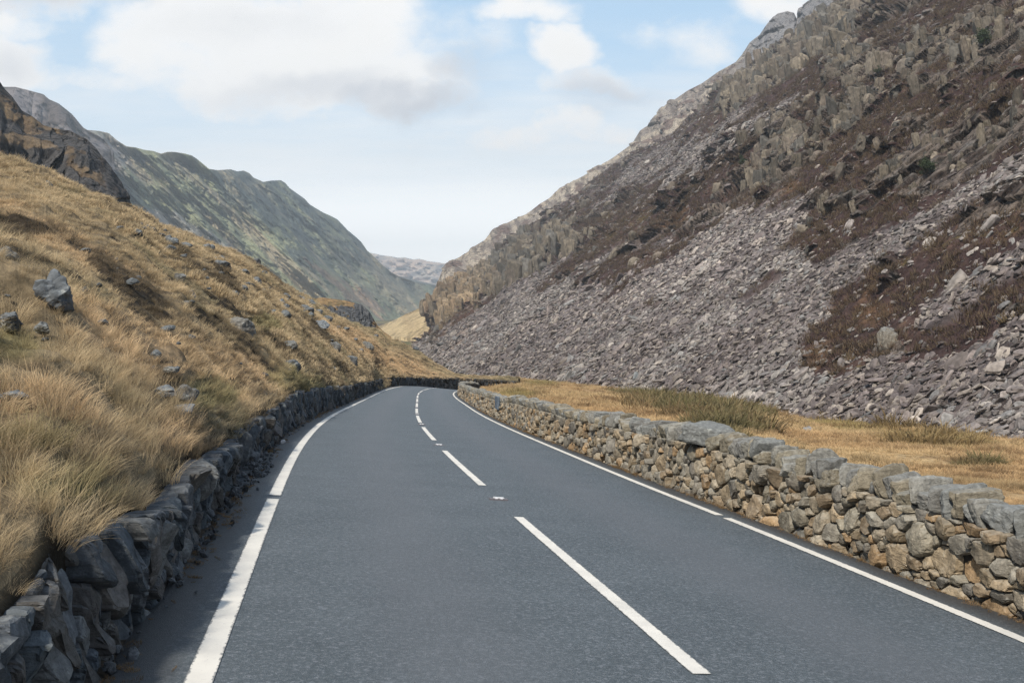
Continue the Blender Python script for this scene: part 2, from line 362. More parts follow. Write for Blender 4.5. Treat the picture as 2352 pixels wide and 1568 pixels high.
def mat_mountain(name, scale=1., bd=.6, lo=.5, hi=1.45):
    """'gcol' = ground colour, 'rock' = bare rock share"""
    mt, t, out = material(name); p = t.new('ShaderNodeTexCoord').outputs['Object']; c = t.attr('gcol', out=0); rk = t.attr('rock')
    a = t.noise(p, .9*scale, 7, .72); s_ = t.noise(t.scale(p, (1, 1, .16)), 1.1*scale, 5, .65, .6); b = t.noise(p, .12*scale, 5, .6)
    c = t.mix(t.step(a, .3, .72), t.mix(1, c, (lo, lo*.97, lo*.95), 'MULTIPLY'), t.mix(1, c, (hi, hi*.98, hi*.96), 'MULTIPLY'))
    c = t.mix(t.m('MULTIPLY', t.m('MULTIPLY', t.step(s_, .5, .38), rk), 1), c, t.mix(1, c, (.26, .26, .27), 'MULTIPLY'))
    c = t.mix(t.m('MULTIPLY', t.step(b, .6, .4), .3), c, t.mix(1, c, (.7, .7, .74), 'MULTIPLY'))
    principled(t, out, c, .92, t.m('ADD', a, t.m('MULTIPLY', s_, t.m('MULTIPLY', rk, 1.5))), .8, bd/scale, .1); return mt
M_ASPH, M_PAINT, M_SOIL, M_CORE = mat_asphalt(), mat_paint(), mat_soil(), mat_core()
M_WALL = mat_stone('dry_stone', .6, .25, 1., (.36, .36, .33), .25)
M_COPE = mat_stone('coping_rock', .6, .4, 1., (.27, .28, .275), .4)
M_DARKWALL = mat_stone('dark_slate', .6, .12, 1., (.15, .165, .18), .4, 1.)
M_BOULDER = mat_stone('boulder_rock', .6, .4, .6, (.19, .21, .225), .5)
M_TURF, M_GRASS = mat_turf('turf'), mat_grass('dry_grass_blades')
M_MTN, M_FAR = mat_mountain('mountain_ground'), mat_mountain('far_mountain_ground', .12, .35, .72, 1.3)
M_SCREE = mat_instrock('scree_rock'); M_MID = mat_mountain('spur_rock', .3, .6)
# ------------------------------------------------------------------ road surface and markings
LEFT_EDGE, RIGHT_EDGE = -3.36, 3.3
s = np.arange(-14, 140, .5); offs = np.concatenate([[LEFT_EDGE-.15, LEFT_EDGE], np.linspace(LEFT_EDGE+.2, RIGHT_EDGE-.2, 24), [RIGHT_EDGE, RIGHT_EDGE+.1]])
S2, O2 = np.meshgrid(s, offs, indexing='ij')
wob = .05*vn(S2*1.3, O2*0, 0, 5)+.03*vn(S2*5, O2*0, 0, 6)
O3 = O2+np.where(abs(O2) > 3.2, wob, 0)
G = road(S2, O3, np.where((O2 < LEFT_EDGE-.1) | (O2 > RIGHT_EDGE+.05), -.08, 0)+.012*vn(S2*.15, O2*.4, 0, 8))
rd = tag(grid_mesh('road', G, M_ASPH, attrs={'lat': O2}), 'dark grey two lane mountain road curving left then right', 'road', kind='structure')
def stripe(name, s0, s1, off, width, parent, taper=0.):
    n = max(2, int((s1-s0)/.4)+1); q = np.linspace(s0, s1, n)
    A = road(q, off-width/2, .006+.012*vn(q*.15, (off-width/2)*.4, 0, 8)); B = road(q, off+width/2, .006+.012*vn(q*.15, (off+width/2)*.4, 0, 8))
    return grid_mesh(name, np.stack([A, (A+B)/2, B], 1), M_PAINT, parent, attrs={'e': np.tile([0., 1., 0.], (n, 1))})
for a, b in ((-12, 8.68), (9.0, 43.9), (44.05, 128)): stripe('edge_line', a, b, -2.9, .15, rd)
for a, b in ((-12, 8.7), (8.95, 130)): stripe('edge_line', a, b, 2.9, .13, rd)
k = 0
for q in np.arange(2.0516-9, 118, 9.):
    stripe('centre_line_dash', q, q+6, 0, .125, rd)
def prism(bm, pts, z0, z1):
    a = [bm.verts.new((x, y, z0)) for x, y in pts]; b = [bm.verts.new((x, y, z1)) for x, y in pts]; n = len(pts)
    bm.faces.new(b); bm.faces.new(a[::-1])
    for i in range(n): bm.faces.new((a[i], a[(i+1) % n], b[(i+1) % n], b[i]))
def simple_mat(name, col, rough=.5, spec=.5):
    mt, t, out = material(name); p = t.new('ShaderNodeTexCoord').outputs['Object']
    principled(t, out, t.mix(t.noise(p, 60, 4, .7), tuple(c*.8 for c in col), tuple(min(1, c*1.15) for c in col)), rough, None, spec=spec); return mt
M_IRON, M_REFL, M_RUB = simple_mat('stud_iron', (.12, .11, .12)), simple_mat('stud_reflector', (.8, .82, .88), .2), simple_mat('stud_rubber', (.55, .55, .56), .6)
def bmo(name, bm, mat, parent=None, bev=0):
    if bev: bmesh.ops.bevel(bm, geom=list(bm.edges), offset=bev, segments=2, affect='EDGES')
    me = bpy.data.meshes.new(name); bm.to_mesh(me); bm.free(); me.materials.append(mat); return link(bpy.data.objects.new(name, me), parent)
stud_root = None
for k, q in enumerate(np.arange(2.0516+7.5, 100, 9.)):
    if stud_root is None:
        e = link(bpy.data.objects.new('road_stud', None)); stud_root = e
        bm = bmesh.new(); prism(bm, [(-.125, -.07), (.125, -.07), (.125, .07), (-.125, .07)], -.01, .012); bmo('housing', bm, M_IRON, e, .004)
        bm = bmesh.new(); prism(bm, [(-.075, -.045), (.075, -.045), (.07, .05), (-.07, .05)], .012, .028); bmo('rubber_pad', bm, M_RUB, e, .006)
        for sx in (-1, 1):
            bm = bmesh.new(); prism(bm, [(sx*.035-.018, -.052), (sx*.035+.018, -.052), (sx*.035+.018, -.046), (sx*.035-.018, -.046)], .008, .026); bmo('reflector', bm, M_REFL, e)
    else:
        e = stud_root.copy(); COL.objects.link(e)
        for c in stud_root.children: c2 = c.copy(); COL.objects.link(c2); c2.parent = e
    P = road(q, 0, .004); th = float(np.interp(q, SS, TH)); e.location = P; e.rotation_euler = (-.05, .08, -th)
    nm = ['nearest', 'second', 'third', 'fourth', 'fifth', 'sixth', 'seventh', 'eighth', 'ninth', 'tenth', 'eleventh'][k]
    tag(e, f'{nm} reflective road stud from the camera, between two centre line dashes', 'road stud', 'reflective studs along the centre line')
# verges (soil under the wall feet)
for nm, a, b, lab in (('verge_left', -3.3, -4.6, ''), ('verge_right', 3.2, 4.6, '')):
    S2, O2 = np.meshgrid(np.arange(-14, 128, .25), np.linspace(a, b, 9), indexing='ij')
    G = road(S2, O2, -.02+np.abs(O2-a)*.03+.03*fbm(S2*2.3, O2*2.3, 0, 3, 5)-.06*(abs(O2-a) < .02))
    grid_mesh('verge' , G, M_SOIL)['kind'] = 'structure'
# ------------------------------------------------------------------ dry stone walls
def pack(L, H, radii, seed, asp=1.35):
    """power-diagram packing of irregular stones in an L x H strip; radii = [(radius, tries per m2)]"""
    r_ = np.random.default_rng(seed); cs = .25; hsh_ = {}; S = []
    Hs = H*asp
    for rad, den in radii:
        for _ in range(int(L*H*den)):
            x, y = r_.uniform(0, L), r_.uniform(-.02, Hs+.02); r1 = rad*r_.uniform(.8, 1.2); kx, ky = int(x/cs), int(y/cs); ok = True; R = 2
            for ax in range(kx-R, kx+R+1):
                for ay in range(ky-R, ky+R+1):
                    for j in hsh_.get((ax, ay), ()):
                        q = S[j]
                        if (q[0]-x)**2+(q[1]-y)**2 < (.92*(q[2]+r1))**2: ok = False; break
                    if not ok: break
                if not ok: break
            if ok: hsh_.setdefault((kx, ky), []).append(len(S)); S.append((x, y, r1))
    out = []
    for i, (x, y, r1) in enumerate(S):
        b = r1*2.6; P = [(max(0, x-b), max(0, y-b)), (min(L, x+b), max(0, y-b)), (min(L, x+b), min(Hs, y+b)), (max(0, x-b), min(Hs, y+b))]
        kx, ky = int(x/cs), int(y/cs)
        for ax in range(kx-3, kx+4):
            for ay in range(ky-3, ky+4):
                for j in hsh_.get((ax, ay), ()):
                    if j == i: continue
                    qx, qy, qr = S[j]; dx, dy = qx-x, qy-y; d2 = dx*dx+dy*dy
                    if d2 > 1.2: continue
                    c = (d2+r1*r1-qr*qr)/2
                    N = []; n = len(P)
                    for k in range(n):
                        A, B = P[k], P[(k+1) % n]; da = (A[0]-x)*dx+(A[1]-y)*dy-c; db = (B[0]-x)*dx+(B[1]-y)*dy-c
                        if da <= 0: N.append(A)
                        if (da < 0) != (db < 0) and da != db:
                            tt = da/(da-db); N.append((A[0]+tt*(B[0]-A[0]), A[1]+tt*(B[1]-A[1])))
                    P = N
                    if len(P) < 3: break
                if len(P) < 3: break
            if len(P) < 3: break
        if len(P) >= 3: out.append(np.array(P)/np.array([1, asp]))
    return out
def stone_face(name, mapf, L, H, radii, seed, mat, parent, palette, asp=1.35, relief=.05, gap=.008, nearfn=None, dome=.7):
    r_ = np.random.default_rng(seed+1); VV, FF, TT = [], [], []; base = 0
    for P in pack(L, H, radii, seed, asp):
        c = P.mean(0); sz = np.sqrt(abs(np.sum(P[:, 0]*np.roll(P[:, 1], -1)-P[:, 1]*np.roll(P[:, 0], -1)))/2)
        if sz < .025: continue
        fine = nearfn is None or nearfn(c[0])
        for _ in range(2 if fine else 1): P = np.stack([P*.86+np.roll(P, -1, 0)*.14, P*.14+np.roll(P, -1, 0)*.86], 1).reshape(-1, 2)
        if fine and len(P) < 24: P = np.stack([P, (P+np.roll(P, -1, 0))/2], 1).reshape(-1, 2)
        n = len(P); g = max(0, 1-gap*2/sz); tilt = r_.normal(0, .16, 2); out_ = r_.normal(.0, relief*.7)
        rings = [(1, -.16), (g, -.03), (g*.97, .004), (g*.90, .022), (g*.72, .034), (g*.45, .038), (g*.2, .04)] if fine else [(1, -.14), (g, -.02), (g*.9, .02), (g*.5, .035)]
        off = r_.normal(0, .08, 2)*sz; V = []
        pk = r_.uniform(.6, 1.5)
        for q, (sc, dp) in enumerate(rings):
            jit = r_.normal(0, .018*sz+.001, (n, 2)) if 0 < q else 0
            XY = c+(P-c)*sc+off*(1-sc)+jit; rel = XY-c
            D = dp*dome*pk*min(1.3, sz/.13)+(out_+rel@tilt)*(1 if q else .3) if q else np.full(n, dp)
            if q > 0:
                D = D+.17*sz*fbm(XY[:, 0]*7/ (sz*8+.3), XY[:, 1]*9/(sz*8+.3), seed*1.3+c[0]*3, 3, 3)*(.6+.4*(q > 2))
            V.append(np.stack([XY[:, 0], XY[:, 1], D*np.ones(n)], 1))
        V.append(np.array([[c[0]+off[0], c[1]+off[1], V[-1][:, 2].mean()]])); V = np.concatenate(V)
        nr = len(rings); i = np.arange(n); j = (i+1) % n
        for k in range(nr-1):
            FF.append(np.stack([base+k*n+i, base+k*n+j, base+(k+1)*n+j, base+(k+1)*n+i], 1))
        TT3 = np.stack([base+(nr-1)*n+i, base+(nr-1)*n+j, np.full(n, base+nr*n)], 1); VV.append(V)
        FF.append(np.concatenate([TT3, TT3[:, 2:3]], 1)[:, :4]); base += len(V)
        col = np.array(palette[r_.integers(len(palette))])*r_.uniform(.7, 1.25); TT.append(np.tile(col, (len(V), 1)))
    V = np.concatenate(VV); W = mapf(V[:, 0], V[:, 1], V[:, 2]); Fq = np.concatenate(FF); tri = Fq[:, 2] == Fq[:, 3]
    return mesh_np(name, W, [Fq[~tri], Fq[tri][:, :3]], mat, parent, False, {'tint': np.concatenate(TT)})
WARM = [(c_[0]*1.12, c_[1]*1.02, c_[2]*.90) for c_ in [(.27, .235, .18), (.25, .23, .19), (.31, .265, .20), (.21, .205, .18), (.23, .23, .215), (.30, .225, .145), (.18, .175, .16), (.28, .26, .22), (.22, .185, .14), (.16, .16, .155)]]
COOL = [tuple(q*.8 for q in c_) for c_ in [(.26, .25, .22), (.30, .29, .26), (.22, .215, .20), (.28, .25, .19), (.24, .245, .235), (.32, .28, .21)]]
DARK = [(.070, .080, .090), (.095, .10, .105), (.06, .065, .07), (.10, .092, .085), (.08, .09, .095), (.13, .13, .125), (.085, .078, .07)]
def core(name, s0, s1, offa, offb, hf, parent, ds=.4, zb=-.25):
    q = np.arange(s0, s1+ds/2, ds); ring = []
    for o, zf in ((offa, 0), (offa, 1), (offb, 1), (offb, 0)): ring.append(road(q, o, np.where(zf, hf(q), zb), 3.4))
    G = np.stack(ring, 1); f = grid_faces(*G.shape[:2]); n = len(q)
    ends = np.array([[3, 2, 1, 0], [(n-1)*4, (n-1)*4+1, (n-1)*4+2, (n-1)*4+3]])
    return mesh_np(name, G.reshape(-1, 3), np.concatenate([f, ends]), M_CORE, parent)
# --- wall on the right
RW0, RW1, ROFF = -3.0, 112.0, 3.36
wall_r = tag(link(bpy.data.objects.new('dry_stone_wall', None)), 'waist high dry stone wall of tan and grey stones along the right edge of the road', 'stone wall')
def hr(q): return .78+.05*vn(np.asarray(q, float)*.25, 0, 0, 4)+.03*sm(np.asarray(q, float), 9, 10)
def mapr(u_, v_, d_):
    q = RW0+u_; H = hr(q); vv = v_/.8*H
    return road(q, ROFF-d_+vv*.06, vv-.06, 3.4)
stone_face('stone_face', mapr, 46, .8, [(.19, 7), (.13, 35), (.08, 120), (.048, 230)], 11, M_WALL, wall_r, WARM, 1.3, .04, nearfn=lambda u_: u_ < 26)
def mapr2(u_, v_, d_): return mapr(u_+46, v_, d_)
stone_face('far_stone_face', mapr2, 69, .8, [(.17, 9), (.12, 40), (.08, 90)], 12, M_WALL, wall_r, WARM, 1.2, .05, nearfn=lambda u_: False)
core('rubble_core', RW0, RW1, ROFF+.10, ROFF+.52, lambda q: hr(q)-.05, wall_r)
def stone_face_back(): pass
def place_rock(name, P, dims, seed, mat, rot, parent=None, tint=None, sub=3, **kw):
    o = rock_obj(name, dims, seed, mat, sub, parent, tint, **kw); o.location = P; o.rotation_euler = rot; return o
q = RW0+.2; cn = 0; restV, restF, restT, rb = [], [], [], 0
rr = np.random.default_rng(5)
from mathutils import Euler
while q < RW1-.2:
    wd = rr.uniform(.10, .24) if rr.random() < .8 else rr.uniform(.26, .5); hh = rr.uniform(.24, .42); dp = rr.uniform(.46, .64)
    big = abs(q-10.9) < .5 and cn > 0 and not globals().get('bigdone')
    if big: wd, hh, dp = .95, .42, .8; bigdone = True
    sc = q+wd/2; th = float(np.interp(sc, SS, TH)); H = float(hr(sc)); P = road(sc, ROFF+.25+rr.normal(0, .02), H+hh/2-.13+rr.normal(0, .022), 3.4)
    col = np.array(COOL[rr.integers(len(COOL))])*rr.uniform(.75, 1.2); rot = (rr.normal(-.2, .26)*(0 if big else 1), rr.normal(0, .07), -th+rr.normal(0, .08)+(.25 if big else 0)); sd = 100+cn
    if cn < 100 and sc > -.5 or big:
        o = place_rock('coping_stone', P, (dp, wd*1.12, hh), sd, M_COPE, rot, wall_r, col, 4, planes=16, p=18, rough=.07, box=.8)
        if big: o['label'] = 'large pale blue grey boulder laid along the wall top'; 
        cn += 1
    else:
        V, Fc = rock_verts((dp, wd*1.12, hh), sd % 40, 2, 16, 18, .07, .8)
        V = V@np.array(Euler(rot).to_matrix()).T+P; restV.append(V); restF.append(Fc+rb); rb += len(V); restT.append(np.tile(col, (len(V), 1)))
    q += wd*(.97 if not big else 1.0)
    if len(restV) > 0 and sc < 5: cn += 0
c_ = mesh_np('coping_stone', np.concatenate(restV), np.concatenate(restF), M_COPE, wall_r, False, {'tint': np.concatenate(restT)}); c_['kind'] = 'stuff'
sp_ = 37.2; th = float(np.interp(sp_, SS, TH))   # square slate slab let into the wall
M_SLATE = mat_stone('slate_slab', .3, .1, 1., (.16, .19, .23), .3)
bm = bmesh.new(); prism(bm, [(-.09, -.62), (.02, -.62), (.02, .62), (-.09, .62)], 0, .52); o = bmo('slate_slab', bm, M_SLATE, wall_r, .015); o.location = road(sp_, ROFF-.02, .42, 3.4); o.rotation_euler = (-.06, 0, -th)
o.data.attributes.new('tint', 'FLOAT_COLOR', 'POINT').data.foreach_set('color', np.tile([.12, .15, .19, 1], (len(o.data.vertices), 1)).astype(np.float32).ravel())
# --- retaining wall on the left
LW0, LW1, LOFF = -3.0, 86.0, -3.50
wall_l = tag(link(bpy.data.objects.new('retaining_wall', None)), 'dark rough slate retaining wall holding the grassy bank on the left of the road', 'retaining wall')
def hl(q): q = np.asarray(q, float); return .70+.08*vn(q*.45, 0, 0, 14)+.04*vn(q*1.7, 0, 0, 15)-.15*np.exp(-((q-11.2)/1.3)**2)+.20*sm(q, 14, 30)
def mapl(u_, v_, d_):
    q = LW0+u_; H = hl(q); vv = v_/.95*H
    return road(q, LOFF+.06+d_-vv*.02+.09*fbm(q*.6, vv*1.2, 0, 3, 31)-.25*np.exp(-((q-11.2)/1.4)**2)*(vv > .1), vv-.06, 3.4)
stone_face('stone_face', mapl, 40, .95, [(.15, 16), (.10, 60), (.065, 160), (.045, 200)], 21, M_DARKWALL, wall_l, [(a*1.3, b*1.32, c*1.35) for a, b, c in DARK], .5, .04, .002, nearfn=lambda u_: u_ < 24, dome=.45)
def mapl2(u_, v_, d_): return mapl(u_+40, v_, d_)
stone_face('far_stone_face', mapl2, 49, .95, [(.17, 10), (.12, 40), (.08, 80)], 22, M_DARKWALL, wall_l, DARK, .62, .08, nearfn=lambda u_: False)
core('rubble_core', LW0, LW1, LOFF-.20, LOFF-1.0, lambda q: hl(q)-.12, wall_l)
# ------------------------------------------------------------------ left bank
OUTW = [(893, 889.5, 99), (930, 888.5, 106), (980, 888.5, 114), (1030, 890, 120), (1070, 891, 124), (1130, 893, 129), (1188, 896.5, 133)]
ow = np.array(OUTW); OWH = 1.15
sL = np.arange(-3.0, 86.01, .1); WT = road(sL, LOFF-.12, hl(sL)+.0, 3.4); wpx = project(WT)[0]
CREST = [(-1400, -120, 30), (-900, 60, 45), (-300, 265, 65), (0, 380, 78), (60, 400, 80), (120, 424, 84), (200, 452, 90), (255, 470, 93), (310, 490, 96), (350, 508, 98), (400, 538, 101), (440, 552, 104), (500, 575, 108), (540, 590, 110), (600, 622, 115), (650, 652, 122), (700, 680, 130), (720, 692, 134), (760, 712, 140), (800, 740, 146), (870, 763, 150), (910, 782, 150), (950, 802, 152), (1000, 837, 152), (1060, 865, 150), (1100, 869, 146), (1195, 873, 142)]
cr = np.array(CREST, float)
def bank_edge(px):
    """near edge of the bank at survey column px"""
    P = np.stack([np.interp(px, wpx, WT[:, k]) for k in range(3)], -1)
    lo = at(870, 893, 92)  # where there is no wall the bank comes down to the verge
    Q = np.stack([np.interp(px, ow[:, 0], at(ow[:, 0], ow[:, 1], ow[:, 2])[:, k]) for k in range(3)], -1); Q[:, 2] += OWH-.1
    endW = at(852, 905, np.interp(0, [0], [86])) ; 
    m = sm(px, 846, 893)[:, None]; M = P*(1-m)+Q*m; dip = sm(px, 846, 856)*sm(px, 897, 888)
    M[:, 2] -= dip*.85; return M
pxs = np.concatenate([np.linspace(-1300, -60, 160), np.linspace(-58, 1195, 1150)]); NRB = 620
E0 = bank_edge(pxs); d0 = project(E0)[2]; yc = np.interp(pxs, cr[:, 0], cr[:, 1]); dc = np.interp(pxs, cr[:, 0], cr[:, 2])
yc += 5*fbm(pxs*.03, 0*pxs, 0, 4, 40)*sm(pxs, 1060, 900)
C1 = at(pxs, yc, dc); tau = (np.linspace(0, 1, NRB)**1.0)[:, None]
ga = project(E0)[1]
dd = 1/((1-tau)/d0+tau/dc); g = (dd-d0)/(dc-d0)
bulge = np.interp(pxs, [-1300, 0, 300, 600, 900, 1195], [1.2, 1.2, 1.4, .9, .3, .15])
gg = np.clip(g, 0, 1); B = E0[None]*(1-gg[..., None])+C1[None]*gg[..., None]
B[..., 2] += bulge*(gg*(1-gg)*4)*.6+np.minimum(.45, dd-d0)*.35*np.exp(-(dd-d0)/4)
x, y = B[..., 0], B[..., 1]; far = np.clip((dd-d0)/3, 0, 1)
B[..., 2] += far*(.30*fbm(x*.16, y*.16, 0, 3, 41)+.13*fbm(x*.8, y*.8, 0, 3, 42)*np.clip(25/dd, .3, 1.2)+.35*sm(gg, .02, .3)*vn(x*.07, y*.07, 0, 43)*1.5)+.05*vn(x*3, y*3, 0, 44)+.10*far*vn(x*1.4, y*1.4, 0, 45)
# lip that hangs over the wall, and the back of the crest
lip = E0[None]+np.array([0, 0, 0]); toR = road(np.interp(pxs, wpx, sL), 0, 0)-road(np.interp(pxs, wpx, sL), -1, 0)
lipw = sm(pxs, 846, 820)[:, None]
r1 = E0+toR*.04*lipw+np.array([0, 0, -.05]); r2 = E0+toR*.02*lipw+np.array([0, 0, -.32]); r3 = E0+toR*-.1*lipw+np.array([0, 0, -.8])
away = C1-np.array([0, 0, CAMZ]); away[:, 2] = 0; away /= np.linalg.norm(away, axis=1, keepdims=True)
backs = [B[-1]+away*k-np.array([0, 0, 1])*z for k, z in ((4, .8), (12, 4), (30, 16), (60, 32))]
BG = np.concatenate([np.stack([r3, r2, r1]), B, np.stack(backs)]); BPX, BPY, BD = project(BG)
bx, by = BG[..., 0], BG[..., 1]
STRAW, OLIVE, HEATH, GOLD, GREEN, RUST = (.41, .33, .222), (.23, .21, .14), (.075, .062, .050), (.53, .395, .258), (.20, .20, .095), (.20, .10, .05)
def bank_color(px, py, x, y, d):
    n = fbm(x*.22, y*.22, 0, 4, 50); n2_ = fbm(x*.9, y*.9, 0, 3, 51); n3_ = fbm(x*.5+9, y*.5, 0, 3, 52)
    c = np.array(STRAW)*np.ones(px.shape+(1,)); 
    def bl(c, col, m): m = np.clip(m, 0, 1)[..., None]; return c*(1-m)+np.array(col)*m
    c = bl(c, OLIVE, sm(n+.5*n2_, .0, .7)*.75)
    gz = blobmask(px, py, [(330, 800, 330, 90, .35), (230, 770, 150, 60, .2), (120, 950, 160, 70, .2), (160, 560, 240, 40, .5), (900, 830, 140, 25, .35), (800, 770, 90, 20, .4), (420, 1010, 120, 50, .3), (180, 1290, 110, 40, -.3), (560, 850, 140, 40, .4)])
    c = bl(c, GOLD, sm(gz+.3*n2_, -.1, .5)*.85)
    gr = blobmask(px, py, [(130, 1130, 170, 90, .2), (20, 790, 130, 60, 0), (480, 900, 90, 40, 0), (60, 1010, 120, 30, 0), (690, 880, 110, 40, .3), (600, 740, 60, 30, 0)])
    c = bl(c, GREEN, sm(gr+.35*n+.2*n2_, 0, .6)*.6)
    hz = blobmask(px, py, [(330, 670, 170, 45, .55), (450, 740, 160, 45, .6), (430, 600, 90, 30, .7), (60, 640, 70, 60, .6), (20, 540, 60, 40, .4), (560, 800, 130, 30, .6), (700, 830, 120, 25, .6), (250, 560, 120, 25, .6), (520, 640, 70, 40, .6), (720, 760, 90, 20, .6), (790, 850, 90, 18, .3), (380, 870, 60, 22, .4), (640, 640, 90, 30, .6), (330, 1140, 60, 60, -1.1), (430, 1060, 50, 30, -.9), (640, 930, 70, 22, -.5)])
    c = bl(c, HEATH, sm(hz+.7*n3_+.7*n2_+.3*vn(x*3, y*3, 0, 55), .2, .6)*.85); c = bl(c, HEATH, sm(n3_+.8*n2_, .75, 1.05)*.7)
    tk = vn(x*1.7, y*1.7, 0, 53)+.6*vn(x*4.1, y*4.1, 0, 54); c = c*(1-.3*sm(tk, .1, .9))[..., None]; c = bl(c, HEATH, sm(tk+n3_*.6, .8, 1.0)*.7)
    return np.clip(c, 0, 1)
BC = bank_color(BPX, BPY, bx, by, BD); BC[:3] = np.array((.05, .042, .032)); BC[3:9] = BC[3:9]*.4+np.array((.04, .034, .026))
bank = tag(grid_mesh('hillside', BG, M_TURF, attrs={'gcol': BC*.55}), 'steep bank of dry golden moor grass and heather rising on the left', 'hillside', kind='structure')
rows0 = 3
def lookup(Gp, px, py):
    """nearest visible vertex of a surveyed grid"""
    PX, PY, D = Gp; c = np.argmin(abs(PX[len(PX)//2][None]-np.asarray(px)[:, None]), 1)
    r = np.array([np.argmin(abs(PY[:, cc]-yy_)+abs(PX[:, cc]-xx)*.2) for cc, xx, yy_ in zip(c, np.asarray(px), np.asarray(py))]); return r, c
BP = (BPX[:rows0+NRB], BPY[:rows0+NRB], BD[:rows0+NRB])
# ------------------------------------------------------------------ generic surveyed land form
def landform(name, xs, ybot, dbot, ytop, dtop, nr, mat, colf, dispf=None, back=((.03, .01), (.1, .06), (.25, .3)), label='', dmap=None, ext=None, kind='structure', cat=None, group=None):
    yb, db, yt, dt = [ipl(a, xs) if isinstance(a, list) else np.full(len(xs), float(a)) for a in (ybot, dbot, ytop, dtop)]
    tt = np.linspace(0, 1, nr)[:, None]; PY = yb*(1-tt)+yt*tt; PX = np.broadcast_to(xs, PY.shape)
    D = 1/((1-tt)/db+tt/dt) if dmap is None else dmap(PX, PY)
    P = at(PX, PY, D); at_ = {}
    if dispf is not None: P = dispf(P, PX, PY, D, tt)
    top = P[-1]; aw = top-np.array([0, 0, CAMZ]); dist = np.linalg.norm(aw[:, :2], axis=1, keepdims=True); aw[:, 2] = 0; aw /= dist
    Bk = [top+aw*dist*a-np.array([0, 0, 1])*dist*b*.6 for a, b in back]
    low = P[0]-np.array([0, 0, 1])*(.01*D[0][:, None]+.5)
    G = np.concatenate([low[None], P, np.stack(Bk)]); PX = np.concatenate([PX[:1], PX, np.repeat(PX[-1:], len(Bk), 0)]); PY = np.concatenate([PY[:1], PY, np.repeat(PY[-1:], len(Bk), 0)])
    c, rk = colf(G, PX, PY)
    o = grid_mesh(name, G, mat, attrs={'gcol': c, 'rock': rk}); tag(o, label, cat or name.replace('_', ' '), group, kind)
    return o, G, project(G)
def lerp(c, col, m): m = np.clip(m, 0, 1)[..., None]; return c*(1-m)+np.array(col)*m
# ------------------------------------------------------------------ field on the right
KC = 1.05e-5
def toe_d(px, py): return 1/(KC*((py-YH)+.71*(px-870)))
TOE = [(945, 792), (1000, 832), (1060, 868), (1190, 872), (1300, 884), (1480, 905), (1600, 920), (1720, 938), (1850, 968), (2100, 988), (2352, 1015), (2700, 1052), (3400, 1130)]
sR = np.arange(-2.5, 112.5, .1); FR = road(sR, ROFF+.6, -.05, 3.4); fpx = project(FR)[0]
kmin = int(np.argmin(fpx)); sR = sR[:kmin+1]; FR = FR[:kmin+1]; fpx = fpx[:kmin+1]
pxf = np.linspace(max(1062, fpx.min()+.5), 3300, 700)
N0 = np.stack([np.interp(pxf, fpx[::-1], FR[::-1, k]) for k in range(3)], -1)
yt_ = ipl(TOE, pxf)-6; F1 = at(pxf, yt_, toe_d(pxf, yt_)*1.06); n0d = project(N0)[2]; f1d = project(F1)[2]
tt = np.linspace(0, 1, 420)[:, None]; fd = 1/((1-tt)/n0d+tt/f1d); g = ((fd-n0d)/(f1d-n0d))[..., None]
FG = N0[None]*(1-g)+F1[None]*g; fx, fy = FG[..., 0], FG[..., 1]
FG[..., 2] += (-.35*sm(fd-n0d, 0, 2.5)*sm(g[..., 0], .5, .1)+.18*fbm(fx*.12, fy*.12, 0, 3, 60)+.06*fbm(fx*.9, fy*.9, 0, 3, 61)*np.clip(40/fd, 0, 1))*sm(fd-n0d, 0, 3)
FPX, FPY, FD = project(FG)
def field_color(px, py, x, y):
    n = fbm(x*.13, y*.13, 0, 4, 70); n2_ = fbm(x*.5, y*.5, 0, 3, 71)
    c = lerp(np.array((.46, .345, .205))*np.ones(px.shape+(1,)), (.39, .265, .15), sm(n, -.2, .5)*.8)
    rush = blobmask(px, py, [(1620, 938, 150, 26, .08), (1660, 975, 80, 36, .25), (1480, 908, 90, 6, .08), (2250, 1065, 60, 8, 0)])
    c = lerp(c, (.085, .085, .04), sm(rush+.5*n2_, 0, .4)*.95)
    g_ = blobmask(px, py, [(2150, 1012, 150, 25, .05), (1950, 975, 150, 18, .1), (1240, 880, 60, 10, 0), (1180, 905, 60, 12, 0)]); c = lerp(c, (.21, .19, .07), sm(g_+.3*n2_, 0, .5)*.7)
    return lerp(c, (.15, .09, .05), sm(n2_+.5*n, .5, .9)*.6)
FC = field_color(FPX, FPY, fx, fy)
field_o = tag(grid_mesh('field', FG, M_TURF, attrs={'gcol': FC*.95}), kind='structure')
